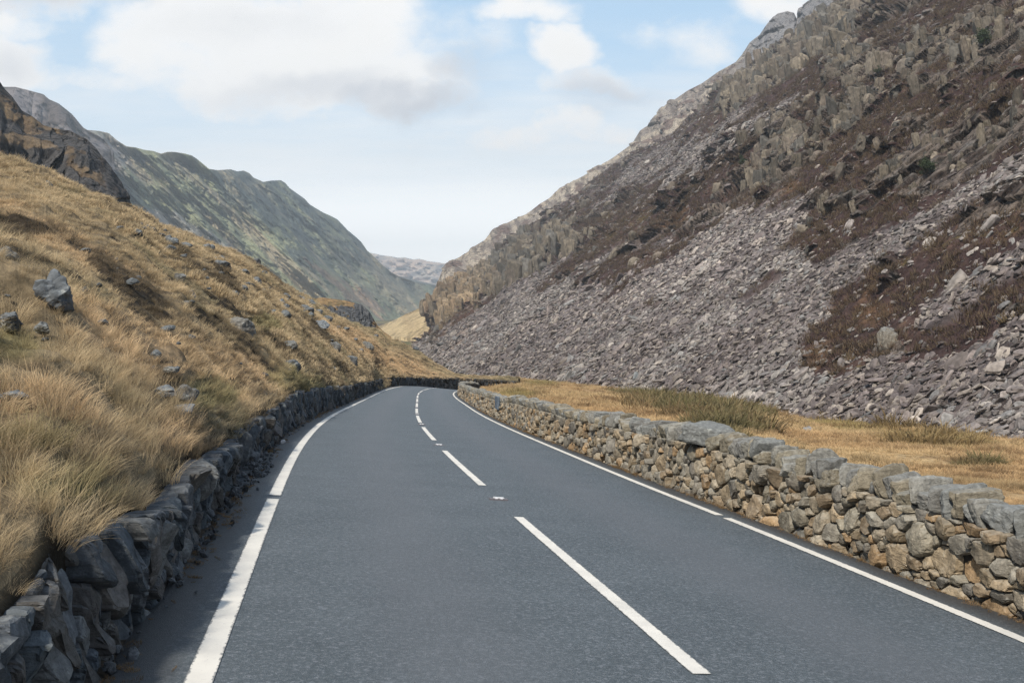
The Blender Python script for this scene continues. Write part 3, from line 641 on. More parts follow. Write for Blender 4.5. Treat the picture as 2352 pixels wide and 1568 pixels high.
# ------------------------------------------------------------------ mountain on the right
VAX = np.array([math.sin(-.134), math.cos(-.134)])          # the valley's own direction
SKYF = [(945, 790), (970, 776), (985, 766), (996, 752), (998, 733), (1004, 708), (1012, 694), (1030, 668), (1070, 645), (1108, 624), (1150, 592), (1176, 556), (1240, 512), (1300, 470), (1380, 412), (1458, 353), (1549, 302), (1614, 242), (1685, 176), (1780, 111), (1871, 60), (1921, 0), (2120, -150), (2352, -320), (3400, -950)]
SKD = [(945, 662), (996, 740), (1176, 830), (1458, 820), (1700, 720), (1921, 640), (2352, 520), (3400, 330)]
SCREE = [[(900, 790), (990, 765), (1060, 722), (1130, 680), (1200, 648), (1280, 625), (1340, 608), (1345, 640), (1400, 590), (1470, 560), (1560, 552), (1640, 520), (1730, 480), (1845, 458), (1830, 520), (1795, 560), (1850, 600), (1900, 622), (1885, 680), (1880, 730), (1850, 770), (1850, 840), (1900, 865), (2000, 850), (2060, 825), (2200, 800), (2300, 775), (2440, 730), (3400, 400), (3400, 1300), (900, 1200)],
         [(1900, 622), (2100, 520), (2352, 360), (2500, 270), (2500, 330), (2352, 410), (2200, 500), (2050, 575), (1960, 630)],
         [(2090, 700), (2200, 600), (2352, 530), (2500, 480), (2500, 560), (2352, 610), (2230, 680), (2130, 740)],
         [(1480, 360), (1640, 290), (1830, 232), (1700, 330), (1620, 400), (1500, 420), (1380, 450)]]
GULLY = [[(1340, 640), (1480, 565), (1590, 552), (1500, 620), (1390, 660)], [(1660, 690), (1780, 620), (1800, 640), (1700, 700)], [(1500, 700), (1570, 665), (1570, 680), (1510, 712)]]
CRAGS = [(1830, 350, 110, 85, -.3), (1765, 430, 45, 60, -.9), (1950, 300, 60, 45, 0), (2120, 330, 100, 55, -.3), (2230, 310, 80, 60, -.4), (2290, 120, 110, 130, -.5), (2140, 120, 130, 60, -.3), (2000, 160, 120, 60, -.3), (1900, 90, 90, 60, -.6), (1790, 160, 80, 50, -.7), (1700, 220, 60, 40, -.7), (1970, 240, 130, 50, -.3), (2060, 400, 60, 40, -.4), (1300, 560, 35, 40, -1), (1200, 600, 110, 50, -.5), (1080, 670, 90, 55, -.6), (1020, 720, 30, 40, -1.3), (1130, 640, 60, 50, -.6), (1855, 510, 25, 30, -1.2), (1900, 470, 55, 25, -.3), (2020, 780, 38, 50, -1.5), (2060, 640, 40, 25, -.4), (1960, 560, 50, 25, -.3), (2310, 700, 50, 25, -.3), (2340, 450, 40, 90, -1.3), (2180, 210, 80, 40, -.3), (1960, 470, 50, 25, -.3), (2340, 250, 60, 60, -.5), (2040, 600, 30, 30, -.8)]
def mfields(px, py, P):
    """scree, crag and patch shares of the mountain side"""
    a = P[..., 0]*VAX[0]+P[..., 1]*VAX[1]; h = P[..., 2]
    w_ = a*.012; n = fbm(a*.03, h*.05, 0, 4, 80); n2_ = fbm(a*.15, h*.2, 0, 4, 81); fl = fbm((a+.3*h)*.09, h*.012, 0, 4, 82)
    sc = np.full(px.shape, -1e3)
    for p in SCREE: sc = np.maximum(sc, inpoly(px, py, p))
    for p in GULLY: sc = np.minimum(sc, -inpoly(px, py, p))
    sc = sm(sc+34*fl+20*n2_, -12, 12)
    cg = sm(blobmask(px, py, CRAGS)+.40*n+.9*n2_, .26, .46)
    up = sm(px*.6-py*1.0, 600, 1000)*.22       # broken crag all over the upper mountain
    cg = np.maximum(cg, sm(n*.7+1.2*n2_+up, .74, .88)*(1-sc)*.95)
    return sc, cg*(1-.85*sc), n, n2_, fl, a, h
def mcol(G, px, py):
    sc, cg, n, n2_, fl, a, h = mfields(px, py, G); n3_ = fbm(a*.5, h*.6, 0, 3, 83)
    c = lerp(np.array((.058, .038, .036))*np.ones(px.shape+(1,)), (.088, .057, .049), sm(n2_, -.2, .6))
    rust = blobmask(px, py, [(1560, 500, 120, 22, -.6), (1980, 700, 110, 90, -.5), (1880, 800, 60, 40, -.4), (1820, 440, 90, 20, -.5), (1920, 390, 60, 18, -.4), (2080, 440, 80, 20, -.4), (2250, 480, 90, 25, -.5), (1700, 390, 40, 14, -.5), (2320, 560, 80, 40, -.5), (2250, 660, 80, 30, -.5), (1900, 300, 80, 20, -.4)])
    c = lerp(c, (.20, .12, .065), sm(rust+.9*n2_+.4*n3_, .3, .9)*.45); c = lerp(c, (.15, .13, .055), sm(n2_+.6*n3_, .75, 1.1)*.55)
    c = lerp(c, (.155, .13, .112), cg); c = lerp(c, (.15, .15, .145), cg*sm(n3_, .0, .4)*.6); c = lerp(c, (.06, .045, .038), cg*sm(n3_+.5*n2_, .45, .6)*.9)
    c = lerp(c, (.175, .155, .155), sc); c = lerp(c, (.055, .045, .045), sc*sm(n3_+n2_*.4, .1, .6)*.8)
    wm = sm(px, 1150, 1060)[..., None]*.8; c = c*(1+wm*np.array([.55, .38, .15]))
    return c, np.clip(cg+.15, 0, 1)
NRM2 = np.array([-VAX[1]*.58, VAX[0]*.58+0, .81]); NRM2 /= np.linalg.norm(NRM2)
def mdisp(P, px, py, D, tt_):
    sc, cg, n, n2_, fl, a, h = mfields(px, py, P); edge = sm(tt_, 0, .04)
    wx = a+1.2*vn(a*.25, h*.25, 0, 90); wh = h+1.5*vn(a*.2, h*.2, 0, 91)
    i1, e1 = worley(wx/5.5, wh/9., 92); i2, e2 = worley(wx/2.2, wh/4.6, 93); i3, e3 = worley(wx/1.0, wh/1.6, 94); i4, _ = worley(wx/14., wh/16., 95)
    blk = (i4-.3)*4.5+(i1-.35)*3.6+(i2-.5)*1.5+(i3-.5)*.5-.8*sm(e1, .12, 0)-.35*sm(e2, .1, 0)
    big = 3.0*fbm(a*.02, h*.03, 0, 3, 96)+1.1*fbm(a*.08, h*.08, 0, 3, 97)
    j1, f1 = worley(wx/1.1, wh/.8, 98); j2, f2 = worley(wx/.45, wh/.35, 99)
    rub = (j1-.5)*.5+(j2-.5)*.22
    hea = .35*fbm(a*.5, h*.6, 0, 3, 100)
    amp = np.clip(D/180, .35, 2.2)
    dsp = big*.7*np.clip(D/200, .15, 2)*(1-.6*sc)+blk*cg*amp*.85+rub*sc*np.clip(1.2-D/300, .3, 1)+hea*(1-sc)*(1-cg)
    dsp = dsp*edge
    hv = np.array([-VAX[1], VAX[0], 0])+np.array([-VAX[0], -VAX[1], 0])*.6; hv /= np.linalg.norm(hv)
    nn = NRM2*(1-cg[..., None])+(.75*hv+.25*NRM2)*cg[..., None]
    return P+nn*dsp[..., None]
xm = np.concatenate([np.linspace(945, 2440, 1120), np.linspace(2445, 3400, 200)])
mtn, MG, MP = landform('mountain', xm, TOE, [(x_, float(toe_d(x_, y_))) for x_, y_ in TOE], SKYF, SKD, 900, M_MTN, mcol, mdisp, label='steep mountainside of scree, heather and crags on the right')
# ---- spurs behind it, their sunlight painted into the pale rock colours
SKYB = [(868, 750), (880, 745), (905, 736), (930, 722), (960, 709), (985, 697), (989, 685), (996, 668), (1008, 640), (1018, 615), (1030, 602), (1052, 592), (1075, 578), (1090, 565), (1112, 552), (1135, 524), (1160, 515), (1190, 500), (1212, 490), (1240, 468), (1262, 455), (1285, 432), (1310, 420), (1340, 404), (1375, 383), (1400, 368), (1432, 345), (1452, 330), (1470, 300), (1492, 286), (1510, 262), (1545, 232), (1580, 208), (1612, 192), (1650, 165), (1690, 143), (1705, 125), (1722, 98), (1745, 80), (1762, 55), (1785, 32), (1808, 26), (1824, 30), (1830, 45), (1838, 20), (1860, 4), (1885, -18), (1960, -90), (2100, -190)]
def bcol(G, px, py):
    a = px*.6; h = G[..., 2]; n = fbm(a*.02, h*.03, 0, 4, 110); n2_ = fbm(a*.08, h*.1, 0, 3, 111)
    n4_ = fbm(px*.05, (py+.55*px)*.25, 0, 4, 112); rk = sm(px, 975, 1000); c = lerp(np.array((.50, .39, .22))*np.ones(px.shape+(1,)), (.34, .25, .14), sm(n, -.1, .5)*.6); c = lerp(c, (.22, .17, .09), sm(n4_, .1, .7)*.7)
    rc = lerp(np.array((.47, .41, .33))*np.ones(px.shape+(1,)), (.30, .26, .225), sm(n+.5*n2_, 0, .5)); rc = lerp(rc, (.17, .145, .13), sm(fbm(px*.16, py*.05, 0, 4, 113), .1, .5)*.75); rc = lerp(rc, (.15, .10, .085), sm(n2_-.3*n, .25, .6)*.75)
    rc = lerp(rc, (.24, .235, .24), sm(px, 1680, 1740))
    m = rk*sm(ipl([(980, 700), (1000, 702), (1200, 800)], px)-py, 0, 8)*1.0
    return c*(1-m[..., None])+rc*m[..., None], m
def bdisp(P, px, py, D, tt_):
    a = px*.6; h = P[..., 2]; rk = sm(px, 985, 1010)*sm(ipl([(980, 700), (1000, 702), (1200, 800)], px)-py, -4, 10)
    i1, e1 = worley((a+4*vn(a*.05, h*.05, 0, 3))/24, h/34, 120); i2, e2 = worley(a/9, h/14, 121)
    d_ = (i1-.4)*12+(i2-.5)*6-3*sm(e1, .1, 0)+5*fbm(a*.02, h*.02, 0, 3, 122)
    return P+np.array([-VAX[1]*.8, VAX[0]*.8-.5, .1])*(d_*rk*.75+(1-rk)*1.5*fbm(a*.02, h*.05, 0, 4, 5))[..., None]*sm(tt_, 1.0, .97)[..., None]
landform('rocky_spur', np.linspace(868, 2100, 900), [(868, 765), (900, 772), (960, 778), (1010, 785), (1060, 700), (1176, 640), (1458, 430), (2100, -60)], [(868, 820), (960, 700), (1010, 720), (1060, 820), (2100, 760)], SKYB, [(868, 1100), (960, 960), (990, 900), (1030, 960), (1176, 1100), (1458, 1150), (2100, 900)], 360, M_MID, bcol, bdisp, label='pale sunlit rock spurs behind the mountain')
# ------------------------------------------------------------------ left side hills
SKC = [(-900, -60), (-400, 70), (-120, 150), (0, 188), (10, 204), (28, 222), (50, 254), (75, 268), (100, 288), (130, 296), (160, 300), (200, 320), (222, 342), (240, 368), (262, 395), (280, 420), (292, 448), (303, 476), (313, 498), (318, 520)]
def ccol(G, px, py):
    x, y, z = px*.105, G[..., 1], G[..., 2]; n = fbm(x*.05, z*.09, 0, 4, 130); n2_ = fbm(x*.3, z*.3, 0, 3, 131)
    gr = blobmask(px, py, [(90, 345, 190, 20, .25), (40, 275, 120, 14, .7), (130, 300, 90, 10, .3), (60, 400, 160, 22, .3), (200, 400, 60, 20, .5), (170, 440, 90, 16, .5)])
    g_ = sm(gr+.5*n+.5*n2_, .05, .4); c = lerp(np.array((.085, .083, .083))*np.ones(px.shape+(1,)), (.045, .043, .043), sm(n, -.2, .4))
    return lerp(lerp(c, (.19, .135, .075), g_*.7), (.06, .045, .035), sm(n2_, .4, .8)*.5), 1-g_*.8
def cdisp(P, px, py, D, tt_):
    x, y, z = px*.105, P[..., 1], P[..., 2]; i1, e1 = worley(x/7+.5*vn(x*.3, z*.1, 0, 5), z/40, 132); i2, e2 = worley(x/2.2+.4*vn(x*.5, z*.2, 0, 6), z/14, 133); i3, _ = worley(x/1.2, z/2.5, 134)
    d_ = (i1-.4)*9+(i2-.5)*3.5+(i3-.5)*1-10*np.exp(-((py-345-.2*(px-90))/22)**2)*sm(px, 230, 150)*-1
    return P+np.array([.45, -.85, 0])*(d_*sm(tt_, 1, .985)*sm(tt_, 0, .1))[..., None]
landform('crag', np.linspace(-900, 318, 620), 560, 170, SKC, [(-900, 200), (0, 290), (318, 230)], 380, M_MID, ccol, cdisp, label='dark rock crag above the left bank')
def pcol(G, px, py):
    x, z = px*.5, G[..., 2]; n = fbm(x*.012, z*.02, 0, 5, 140)
    return lerp(np.array((.19, .175, .18))*np.ones(px.shape+(1,)), (.11, .095, .09), sm(n, -.1, .4)), np.ones(px.shape)
def pdisp(P, px, py, D, tt_):
    x, z = px*.5, P[..., 2]; i1, _ = worley(x/38, z/90, 141); i2, _ = worley(x/14, z/30, 142)
    return P+np.array([.3, -.9, 0])*(((i1-.5)*45+(i2-.5)*18+20*fbm(x*.02, z*.01, 0, 3, 143))*sm(tt_, 1, .96))[..., None]
landform('peak', np.linspace(-700, 262, 330), 470, 1000, [(-700, 150), (-200, 190), (15, 200), (35, 200), (60, 206), (100, 217), (112, 228), (135, 238), (150, 250), (165, 262), (180, 280), (192, 294), (205, 301), (240, 320), (262, 350)], 1250, 240, M_FAR, pcol, pdisp, label='grey rocky peak behind the left crag')
RIDGE = [(140, 292), (180, 298), (205, 299), (228, 301), (250, 306), (268, 322), (290, 336), (312, 339), (330, 344), (352, 347), (370, 353), (385, 349), (400, 349), (425, 353), (440, 357), (455, 367), (480, 388), (500, 391), (530, 389), (545, 394), (560, 392), (573, 398), (582, 408), (605, 418), (622, 415), (645, 414), (655, 420), (665, 432), (700, 457), (712, 470), (740, 487), (762, 497), (775, 504), (800, 530), (815, 542), (830, 556), (843, 575), (860, 590), (880, 610), (900, 626), (920, 636), (950, 646), (975, 652), (1000, 656), (1030, 668)]
def rmap(px, py):
    q = px-.96*py
    return ipl([(-700, 1050), (-200, 1270), (40, 1430), (106, 1480), (180, 1780), (252, 2000), (300, 2200), (380, 2600), (480, 2900)], q)
def rcol(G, px, py):
    q = px-.96*py; n = fbm(q*.03, py*.008, 0, 4, 150); n2_ = fbm(q*.045+px*.01, py*.022, 0, 4, 151); n3_ = fbm(q*.12, py*.03, 0, 3, 153)
    c = lerp(np.array((.20, .21, .125))*np.ones(px.shape+(1,)), (.28, .24, .16), sm(n+.3*n2_, -.1, .5))
    c = lerp(c, (.15, .16, .11), sm(n2_+.4*n3_, -.3, .9)*.6)
    rk = sm(q+40*n2_, 90, 150)*sm(py, 700, 560); c = lerp(c, (.07, .088, .085), rk*sm(n3_+n2_*.5, -1.4, .6)*.9)  # shade on the ridge's right face painted in as dark blue green
    r2 = sm(px+60*n2_, 330, 200)*.8+sm(blobmask(px, py, [(430, 530, 130, 26, .5), (240, 400, 60, 90, .3)])+.4*n2_, 0, .4)*.7; c = lerp(c, (.24, .225, .215), r2)
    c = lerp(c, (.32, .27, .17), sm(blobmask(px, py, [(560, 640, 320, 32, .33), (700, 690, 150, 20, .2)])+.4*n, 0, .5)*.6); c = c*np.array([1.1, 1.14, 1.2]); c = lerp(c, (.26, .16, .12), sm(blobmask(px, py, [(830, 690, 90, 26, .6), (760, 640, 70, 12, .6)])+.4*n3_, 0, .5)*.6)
    return c, np.clip(rk+r2, 0, 1)  # rock share here also counts the painted shaded face
def rdisp(P, px, py, D, tt_):
    q = px-.96*py; r_ = fbm(q*.022, py*.006, 0, 4, 160, .5); i1, _ = worley(q/14, py/40., 161); i2, _ = worley(q/6, py/18, 162)
    m = sm(tt_, 1, .95)*sm(tt_, 0, .1); up = sm(py, 700, 450)
    return P+np.array([.25, -.95, 0])*((r_*42+(i1-.5)*12*up+(i2-.5)*7*up+7*fbm(q*.09, py*.05, 0, 4, 163))*m)[..., None]
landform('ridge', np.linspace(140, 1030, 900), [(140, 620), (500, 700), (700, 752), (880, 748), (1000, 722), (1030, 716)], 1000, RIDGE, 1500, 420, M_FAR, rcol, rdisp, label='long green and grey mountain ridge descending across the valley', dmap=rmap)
def hcol(a, b, cc):
    def f(G, px, py):
        n = fbm(px*.03, py*.12, 0, 4, 170); n2_ = fbm(px*.1, py*.3, 0, 3, 171)
        c = lerp(np.array(a)*np.ones(px.shape+(1,)), b, sm(n, -.1, .35)); return lerp(c, cc, sm(n2_+n, .4, .7)*.7), np.zeros(px.shape)
    return f
def hdisp(amp):
    def f(P, px, py, D, tt_): return P+np.array([0, -1, 0])*(amp*fbm(px*.05, py*.1, 0, 4, 172)*sm(tt_, 1, .9))[..., None]
    return f
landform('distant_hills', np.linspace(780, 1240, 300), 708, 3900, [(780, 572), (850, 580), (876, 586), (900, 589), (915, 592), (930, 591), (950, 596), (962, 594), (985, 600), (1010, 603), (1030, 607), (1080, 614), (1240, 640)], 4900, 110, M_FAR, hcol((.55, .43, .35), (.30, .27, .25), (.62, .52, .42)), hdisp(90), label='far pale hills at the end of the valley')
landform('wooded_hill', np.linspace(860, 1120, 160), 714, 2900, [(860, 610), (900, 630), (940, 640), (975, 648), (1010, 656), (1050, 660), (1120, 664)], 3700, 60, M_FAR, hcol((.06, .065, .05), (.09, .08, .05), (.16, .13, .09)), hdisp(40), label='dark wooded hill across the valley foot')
# knoll with a slabby face on the left of the valley mouth
def kcol(G, px, py):
    f = sm(blobmask(px, py, [(835, 728, 34, 42, .9), (770, 722, 40, 14, .4), (800, 712, 30, 10, .2)])+.3*fbm(px*.1, py*.1, 0, 3, 180), -.1, .12); n = fbm(px*.05, py*.08, 0, 3, 181)
    return lerp(lerp(np.array((.27, .185, .095))*np.ones(px.shape+(1,)), (.13, .105, .055), sm(n, 0, .5)*.7), (.115, .12, .125), f), f
def kdisp(P, px, py, D, tt_):
    f = sm(blobmask(px, py, [(835, 728, 34, 42, .9), (770, 722, 40, 14, .4)]), -.1, .2); i1, e1 = worley(px/7., py/30., 182); i2, _ = worley(px/3, py/9., 183)
    return P+np.array([.2, -.9, 0])*(((i1-.4)*3+(i2-.5)*1.2)*f*sm(tt_, 1, .95)+.5*fbm(px*.06, py*.06, 0, 3, 184))[..., None]
landform('rocky_knoll', np.linspace(690, 900, 260), [(690, 735), (760, 765), (830, 785), (900, 790)], [(690, 165), (900, 175)], [(690, 688), (715, 687), (740, 683), (770, 687), (795, 690), (815, 696), (832, 700), (848, 715), (858, 732), (868, 748), (880, 760), (900, 774)], [(690, 205), (830, 205), (900, 185)], 120, M_MTN, kcol, kdisp, label='grassy knoll with a dark slabby rock face')
# valley floor, one sheet to the horizon
fl_x = np.concatenate([-np.geomspace(5500, 30, 60), [0], np.geomspace(30, 5500, 60)]); fl_y = np.concatenate([[-2000, -300, -60, 0, 60, 120], np.geomspace(180, 5500, 160)])
XX, YY = np.meshgrid(fl_x, fl_y); ZZ = -30+5*sm(YY, 300, 700)+.8*fbm(XX*.02, YY*.02, 0, 3, 190)*(abs(XX) < 900); nn = fbm(XX*.01, YY*.008, 0, 4, 191)
grid_mesh('ground', np.stack([XX, YY, ZZ], -1), M_TURF, attrs={'gcol': lerp(lerp(np.array((.22, .18, .09))*np.ones(XX.shape+(1,)), (.12, .12, .05), sm(nn, -.1, .4)), (.08, .06, .05), sm(nn, .4, .7))})['kind'] = 'structure'
# ------------------------------------------------------------------ scatter helpers on surveyed grids
def sampler(G, n, region, dens, seed, cap, pr=None, rows=None):
    """points on grid G; dens(px,py,P) = wanted pieces per square metre, thinned so the far ones stay few"""
    r = np.random.default_rng(seed); PX, PY, D = pr; rows = rows or (0, G.shape[0]-1)
    A = G[rows[0]:rows[1]+1]; p00, p01, p10, p11 = A[:-1, :-1], A[:-1, 1:], A[1:, :-1], A[1:, 1:]
    ar = .5*np.linalg.norm(np.cross(p11-p00, p10-p01), axis=-1)
    px, py, d = PX[rows[0]:rows[1], :-1], PY[rows[0]:rows[1], :-1], D[rows[0]:rows[1], :-1]
    qx, qy = PX[rows[0]+1:rows[1]+1, 1:], PY[rows[0]+1:rows[1]+1, 1:]
    sa_ = abs((qx-px)*(py-qy))                                   # survey area of the cell
    w_ = ar*dens(px, py, p00); w_ = np.minimum(w_, cap*(sa_+2.)); x0, x1, y0, y1 = region; w_ = w_*((px > x0) & (px < x1) & (py > y0) & (py < y1))
    tot = w_.sum(); n = int(min(n, tot)) if n else int(tot)
    thin = n/tot; keep = r.choice(w_.size, n, p=(w_/tot).ravel()); i, j = np.unravel_index(keep, w_.shape)
    a, b = r.random((n, 1)), r.random((n, 1))
    P = p00[i, j]*(1-a)*(1-b)+p01[i, j]*a*(1-b)+p10[i, j]*(1-a)*b+p11[i, j]*a*b
    N = np.cross(p01[i, j]-p00[i, j], p10[i, j]-p00[i, j]); N /= np.linalg.norm(N, axis=1, keepdims=True)+1e-9; N = np.where(N[:, 2:] < 0, -N, N)
    real = (w_/np.maximum(ar, 1e-9))[i, j]*thin
    return P, N, px[i, j], py[i, j], d[i, j], dens(px[i, j], py[i, j], P)/np.maximum(real, 1e-9), r
# ------------------------------------------------------------------ scree rocks
def slab_variants(prefix, n, mat, seed, flat=(.35, .6), sub=2):
    L = []
    for k in range(n):
        r = np.random.default_rng(seed+k); V, Fc = rock_verts((1, r.uniform(.55, .85), r.uniform(*flat)), seed+k, sub, 9, 22, .03, .5)
        L.append(mesh_np(f'{prefix}_{k:02d}', V, Fc, mat, None, False, linkit=False))
    return variants(prefix, L)
SLABS = slab_variants('scree_slab', 14, M_SCREE, 300)
def m_dens_scree(px, py, P):
    sc, cg, n_, n2_, *_ = mfields(px, py, P); d = P[..., 1]; return np.maximum(sc**1.3, (.10+.25*sm(n2_, .0, .6))*(1-cg))*2.6*np.clip(200/d, .2, 2.2)
MR = (1, 901)
P, N, px, py, d, rat, r = sampler(MG, 190000, (900, 2560, -60, 1300), m_dens_scree, 1, .22, MP, MR)
n = len(P); size = (.28+.62*r.random(n)**2.6*1.6)*np.clip(np.sqrt(rat), .9, 1.6)*np.clip(.62+d/560, .7, 1.7)
size *= 1+1.6*(r.random(n) < .03)*r.random(n)+.5*sm(vn(P[:, 0]*.06+P[:, 2]*.05, P[:, 1]*.05, 0, 230), .1, .8)+.35*sm(py, 800, 960)
yaw = -.134+r.normal(0, .7, n); tilt = r.normal(.58, .35, n)
rot = np.stack([r.normal(0, .3, n), -tilt, yaw], 1)
scl = np.stack([size*r.uniform(.9, 1.7, n), size*r.uniform(.8, 1.6, n), size*r.uniform(.35, 1.1, n)], 1)
base = np.array([(.172, .146, .136), (.135, .114, .111), (.205, .178, .158), (.095, .080, .078), (.155, .150, .148), (.29, .255, .225)])
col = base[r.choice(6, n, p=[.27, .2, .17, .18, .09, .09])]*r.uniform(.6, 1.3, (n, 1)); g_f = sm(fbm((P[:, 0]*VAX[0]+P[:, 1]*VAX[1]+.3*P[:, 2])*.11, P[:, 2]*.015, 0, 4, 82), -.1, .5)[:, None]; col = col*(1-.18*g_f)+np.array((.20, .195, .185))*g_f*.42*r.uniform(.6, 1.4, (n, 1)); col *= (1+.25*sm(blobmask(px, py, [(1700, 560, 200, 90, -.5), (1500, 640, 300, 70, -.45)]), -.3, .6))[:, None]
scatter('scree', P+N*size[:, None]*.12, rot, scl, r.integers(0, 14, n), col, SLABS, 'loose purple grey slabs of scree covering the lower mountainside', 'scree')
# broken crag blocks, upright
BLK = slab_variants('crag_block', 12, M_SCREE, 340, (1.1, 2.0), 2)
def m_dens_crag(px, py, P):
    sc, cg, *_ = mfields(px, py, P); return cg**2*.05
P, N, px, py, d, rat, r = sampler(MG, 16000, (960, 2560, -60, 900), m_dens_crag, 2, .02, MP, MR)
n = len(P); size = (.6+3.0*r.random(n)**3)*np.clip(d/230, .45, 2.2)
rot = np.stack([r.normal(.08, .14, n), r.normal(.28, .14, n), r.normal(-.3, .6, n)], 1)
scl = np.stack([size*r.uniform(.6, 1.3, n), size*r.uniform(.6, 1.6, n), size*r.uniform(.5, 1.3, n)], 1)
base = np.array([(.20, .18, .152), (.17, .155, .14), (.23, .205, .175), (.15, .148, .145), (.185, .162, .142)]); col = base[r.integers(0, 5, n)]*r.uniform(.5, 1.05, (n, 1))*np.array([1.0, .95, .88])
scatter('outcrops', P-N*size[:, None]*.35, rot, scl, r.integers(0, 12, n), col, BLK, 'upright grey blocks of the broken crags', 'outcrop')
# standing columns of the larger crags
def mat_column():
    mt, t, out = material('column_rock'); c = t.attr('col', 'INSTANCER', 0); p = t.new('ShaderNodeTexCoord').outputs['Object']
    a = t.noise(p, 4, 5, .7); b = t.noise(t.scale(p, (1, 1, .12)), 9, 5, .7, .5)
    k = t.mix(t.step(a, .3, .7), t.mix(1, c, (.6, .6, .6), 'MULTIPLY'), t.mix(1, c, (1.3, 1.3, 1.3), 'MULTIPLY')); k = t.mix(t.m('MULTIPLY', t.step(b, .48, .36), .85), k, (.03, .027, .025))
    principled(t, out, k, .9, t.m('ADD', a, t.m('MULTIPLY', b, 2)), .9, .15, .2); return mt
L_ = []; M_COL = mat_column()
for k in range(12):
    r = np.random.default_rng(380+k); V, Fc = rock_verts((r.uniform(.7, 1.1), r.uniform(.7, 1.2), r.uniform(1.5, 2.6)), 380+k, 3, 8, 30, .05, 1.0); L_.append(mesh_np('crag_column_%02d' % k, V, Fc, M_COL, None, False, linkit=False))
COLS = variants('crag_columns', L_)
def m_dens_col(px, py, P):
    sc, cg, n_, n2_, *_ = mfields(px, py, P); return sm(blobmask(px, py, CRAGS)+.3*n_+.5*n2_, .22, .5)*(1-.8*sc)*.085*sm((px-870)*.71+py-700, 25, 60)
P, N, px, py, d, rat, r = sampler(MG, 5200, (960, 2560, -60, 900), m_dens_col, 8, .02, MP, MR)
n = len(P); size = (.8+3.4*r.random(n)**2.2)*np.clip(d/210, .5, 2.4)
rot = np.stack([r.normal(.0, .09, n), r.normal(-.10, .10, n), -.35+r.normal(0, .35, n)], 1)
scl = np.stack([size*r.uniform(.6, 1.1, n), size*r.uniform(.5, .9, n), size*r.uniform(.7, 1.25, n)], 1)
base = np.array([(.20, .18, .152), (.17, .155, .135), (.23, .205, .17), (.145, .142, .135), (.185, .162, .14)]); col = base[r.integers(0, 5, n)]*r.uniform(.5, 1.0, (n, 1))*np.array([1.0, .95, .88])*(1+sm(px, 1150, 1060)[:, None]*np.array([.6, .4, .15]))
scatter('crags', P-N*size[:, None]*.30, rot, scl, r.integers(0, 12, n), col, COLS, 'tall cracked rock columns of the larger crags', 'crag')
# ------------------------------------------------------------------ grass and heather
def tuft(name, blades, h, wdt, spread, lean, seed, segs=3, mat=None):
    r = np.random.default_rng(seed); V, Fq, H, Bq = [], [], [], []; b = 0
    for k in range(blades):
        an = r.uniform(0, 2*math.pi); rad = spread*math.sqrt(r.random()); hh = h*r.uniform(.45, 1.0); ln = lean*r.uniform(.3, 1.3); an2 = an+r.normal(0, .7)
        dx, dy = math.cos(an2)*ln+.07, math.sin(an2)*ln-.04; bx_, by_ = math.cos(an)*rad, math.sin(an)*rad; wa = r.uniform(0, math.pi); br = r.random()
        for q in range(segs+1):
            f = q/segs; x, y = bx_+dx*hh*f**1.7, by_+dy*hh*f**1.7; z = hh*(f-.30*f*f*min(1.2, ln)); wv = wdt*(1-f*.85)/2
            V += [(x-math.cos(wa)*wv, y-math.sin(wa)*wv, z), (x+math.cos(wa)*wv, y+math.sin(wa)*wv, z)]; H += [f, f]; Bq += [br, br]
            if q: Fq.append((b+2*q-2, b+2*q-1, b+2*q+1, b+2*q))
        b += 2*(segs+1)
    return mesh_np(name, np.array(V), np.array(Fq), mat, None, True, {'hh': np.array(H), 'br': np.array(Bq)}, linkit=False)
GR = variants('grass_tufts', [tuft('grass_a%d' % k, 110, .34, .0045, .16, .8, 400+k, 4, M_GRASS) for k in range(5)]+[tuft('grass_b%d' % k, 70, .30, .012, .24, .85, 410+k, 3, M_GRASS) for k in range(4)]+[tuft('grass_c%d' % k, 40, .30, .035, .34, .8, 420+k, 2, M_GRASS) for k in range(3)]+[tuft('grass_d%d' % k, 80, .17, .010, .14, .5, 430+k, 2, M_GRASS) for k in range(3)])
def gidx(d, r, n): return np.where(d < 11, r.integers(0, 5, n), np.where(d < 30, r.integers(5, 9, n), r.integers(9, 12, n)))
P, N, px, py, d, rat, r = sampler(BG, 62000, (-420, 1200, 330, 1650), lambda a, b, p: np.full(a.shape, 26.), 3, .075, BP, (2, rows0+NRB-1))
n = len(P); col = bank_color(px, py, P[:, 0], P[:, 1], d)
heath = (col[:, 0] < .115); mass = vn(P[:, 0]*.9, P[:, 1]*.9, 0, 200)
size = np.clip(np.sqrt(rat), .85, 1.8)*r.uniform(.4, .9, n)*(1+.4*mass)*np.where(heath, .7, 1)*np.where(d > 12, .72, .9)
rot = np.stack([r.normal(0, .12, n), r.normal(.08, .14, n), r.normal(0, .6, n)], 1); col = col*r.uniform(.65, 1.35, (n, 1))*1.62
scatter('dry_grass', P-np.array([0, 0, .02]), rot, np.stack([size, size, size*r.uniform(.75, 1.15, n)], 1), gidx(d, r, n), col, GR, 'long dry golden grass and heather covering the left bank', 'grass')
P, N, px, py, d, rat, r = sampler(FG, 30000, (1050, 2560, 860, 1400), lambda a, b, p: np.full(a.shape, 14.), 4, .05, (FPX, FPY, FD), (0, 418))
n = len(P); col = field_color(px, py, P[:, 0], P[:, 1]); rush = col[:, 0] < .2
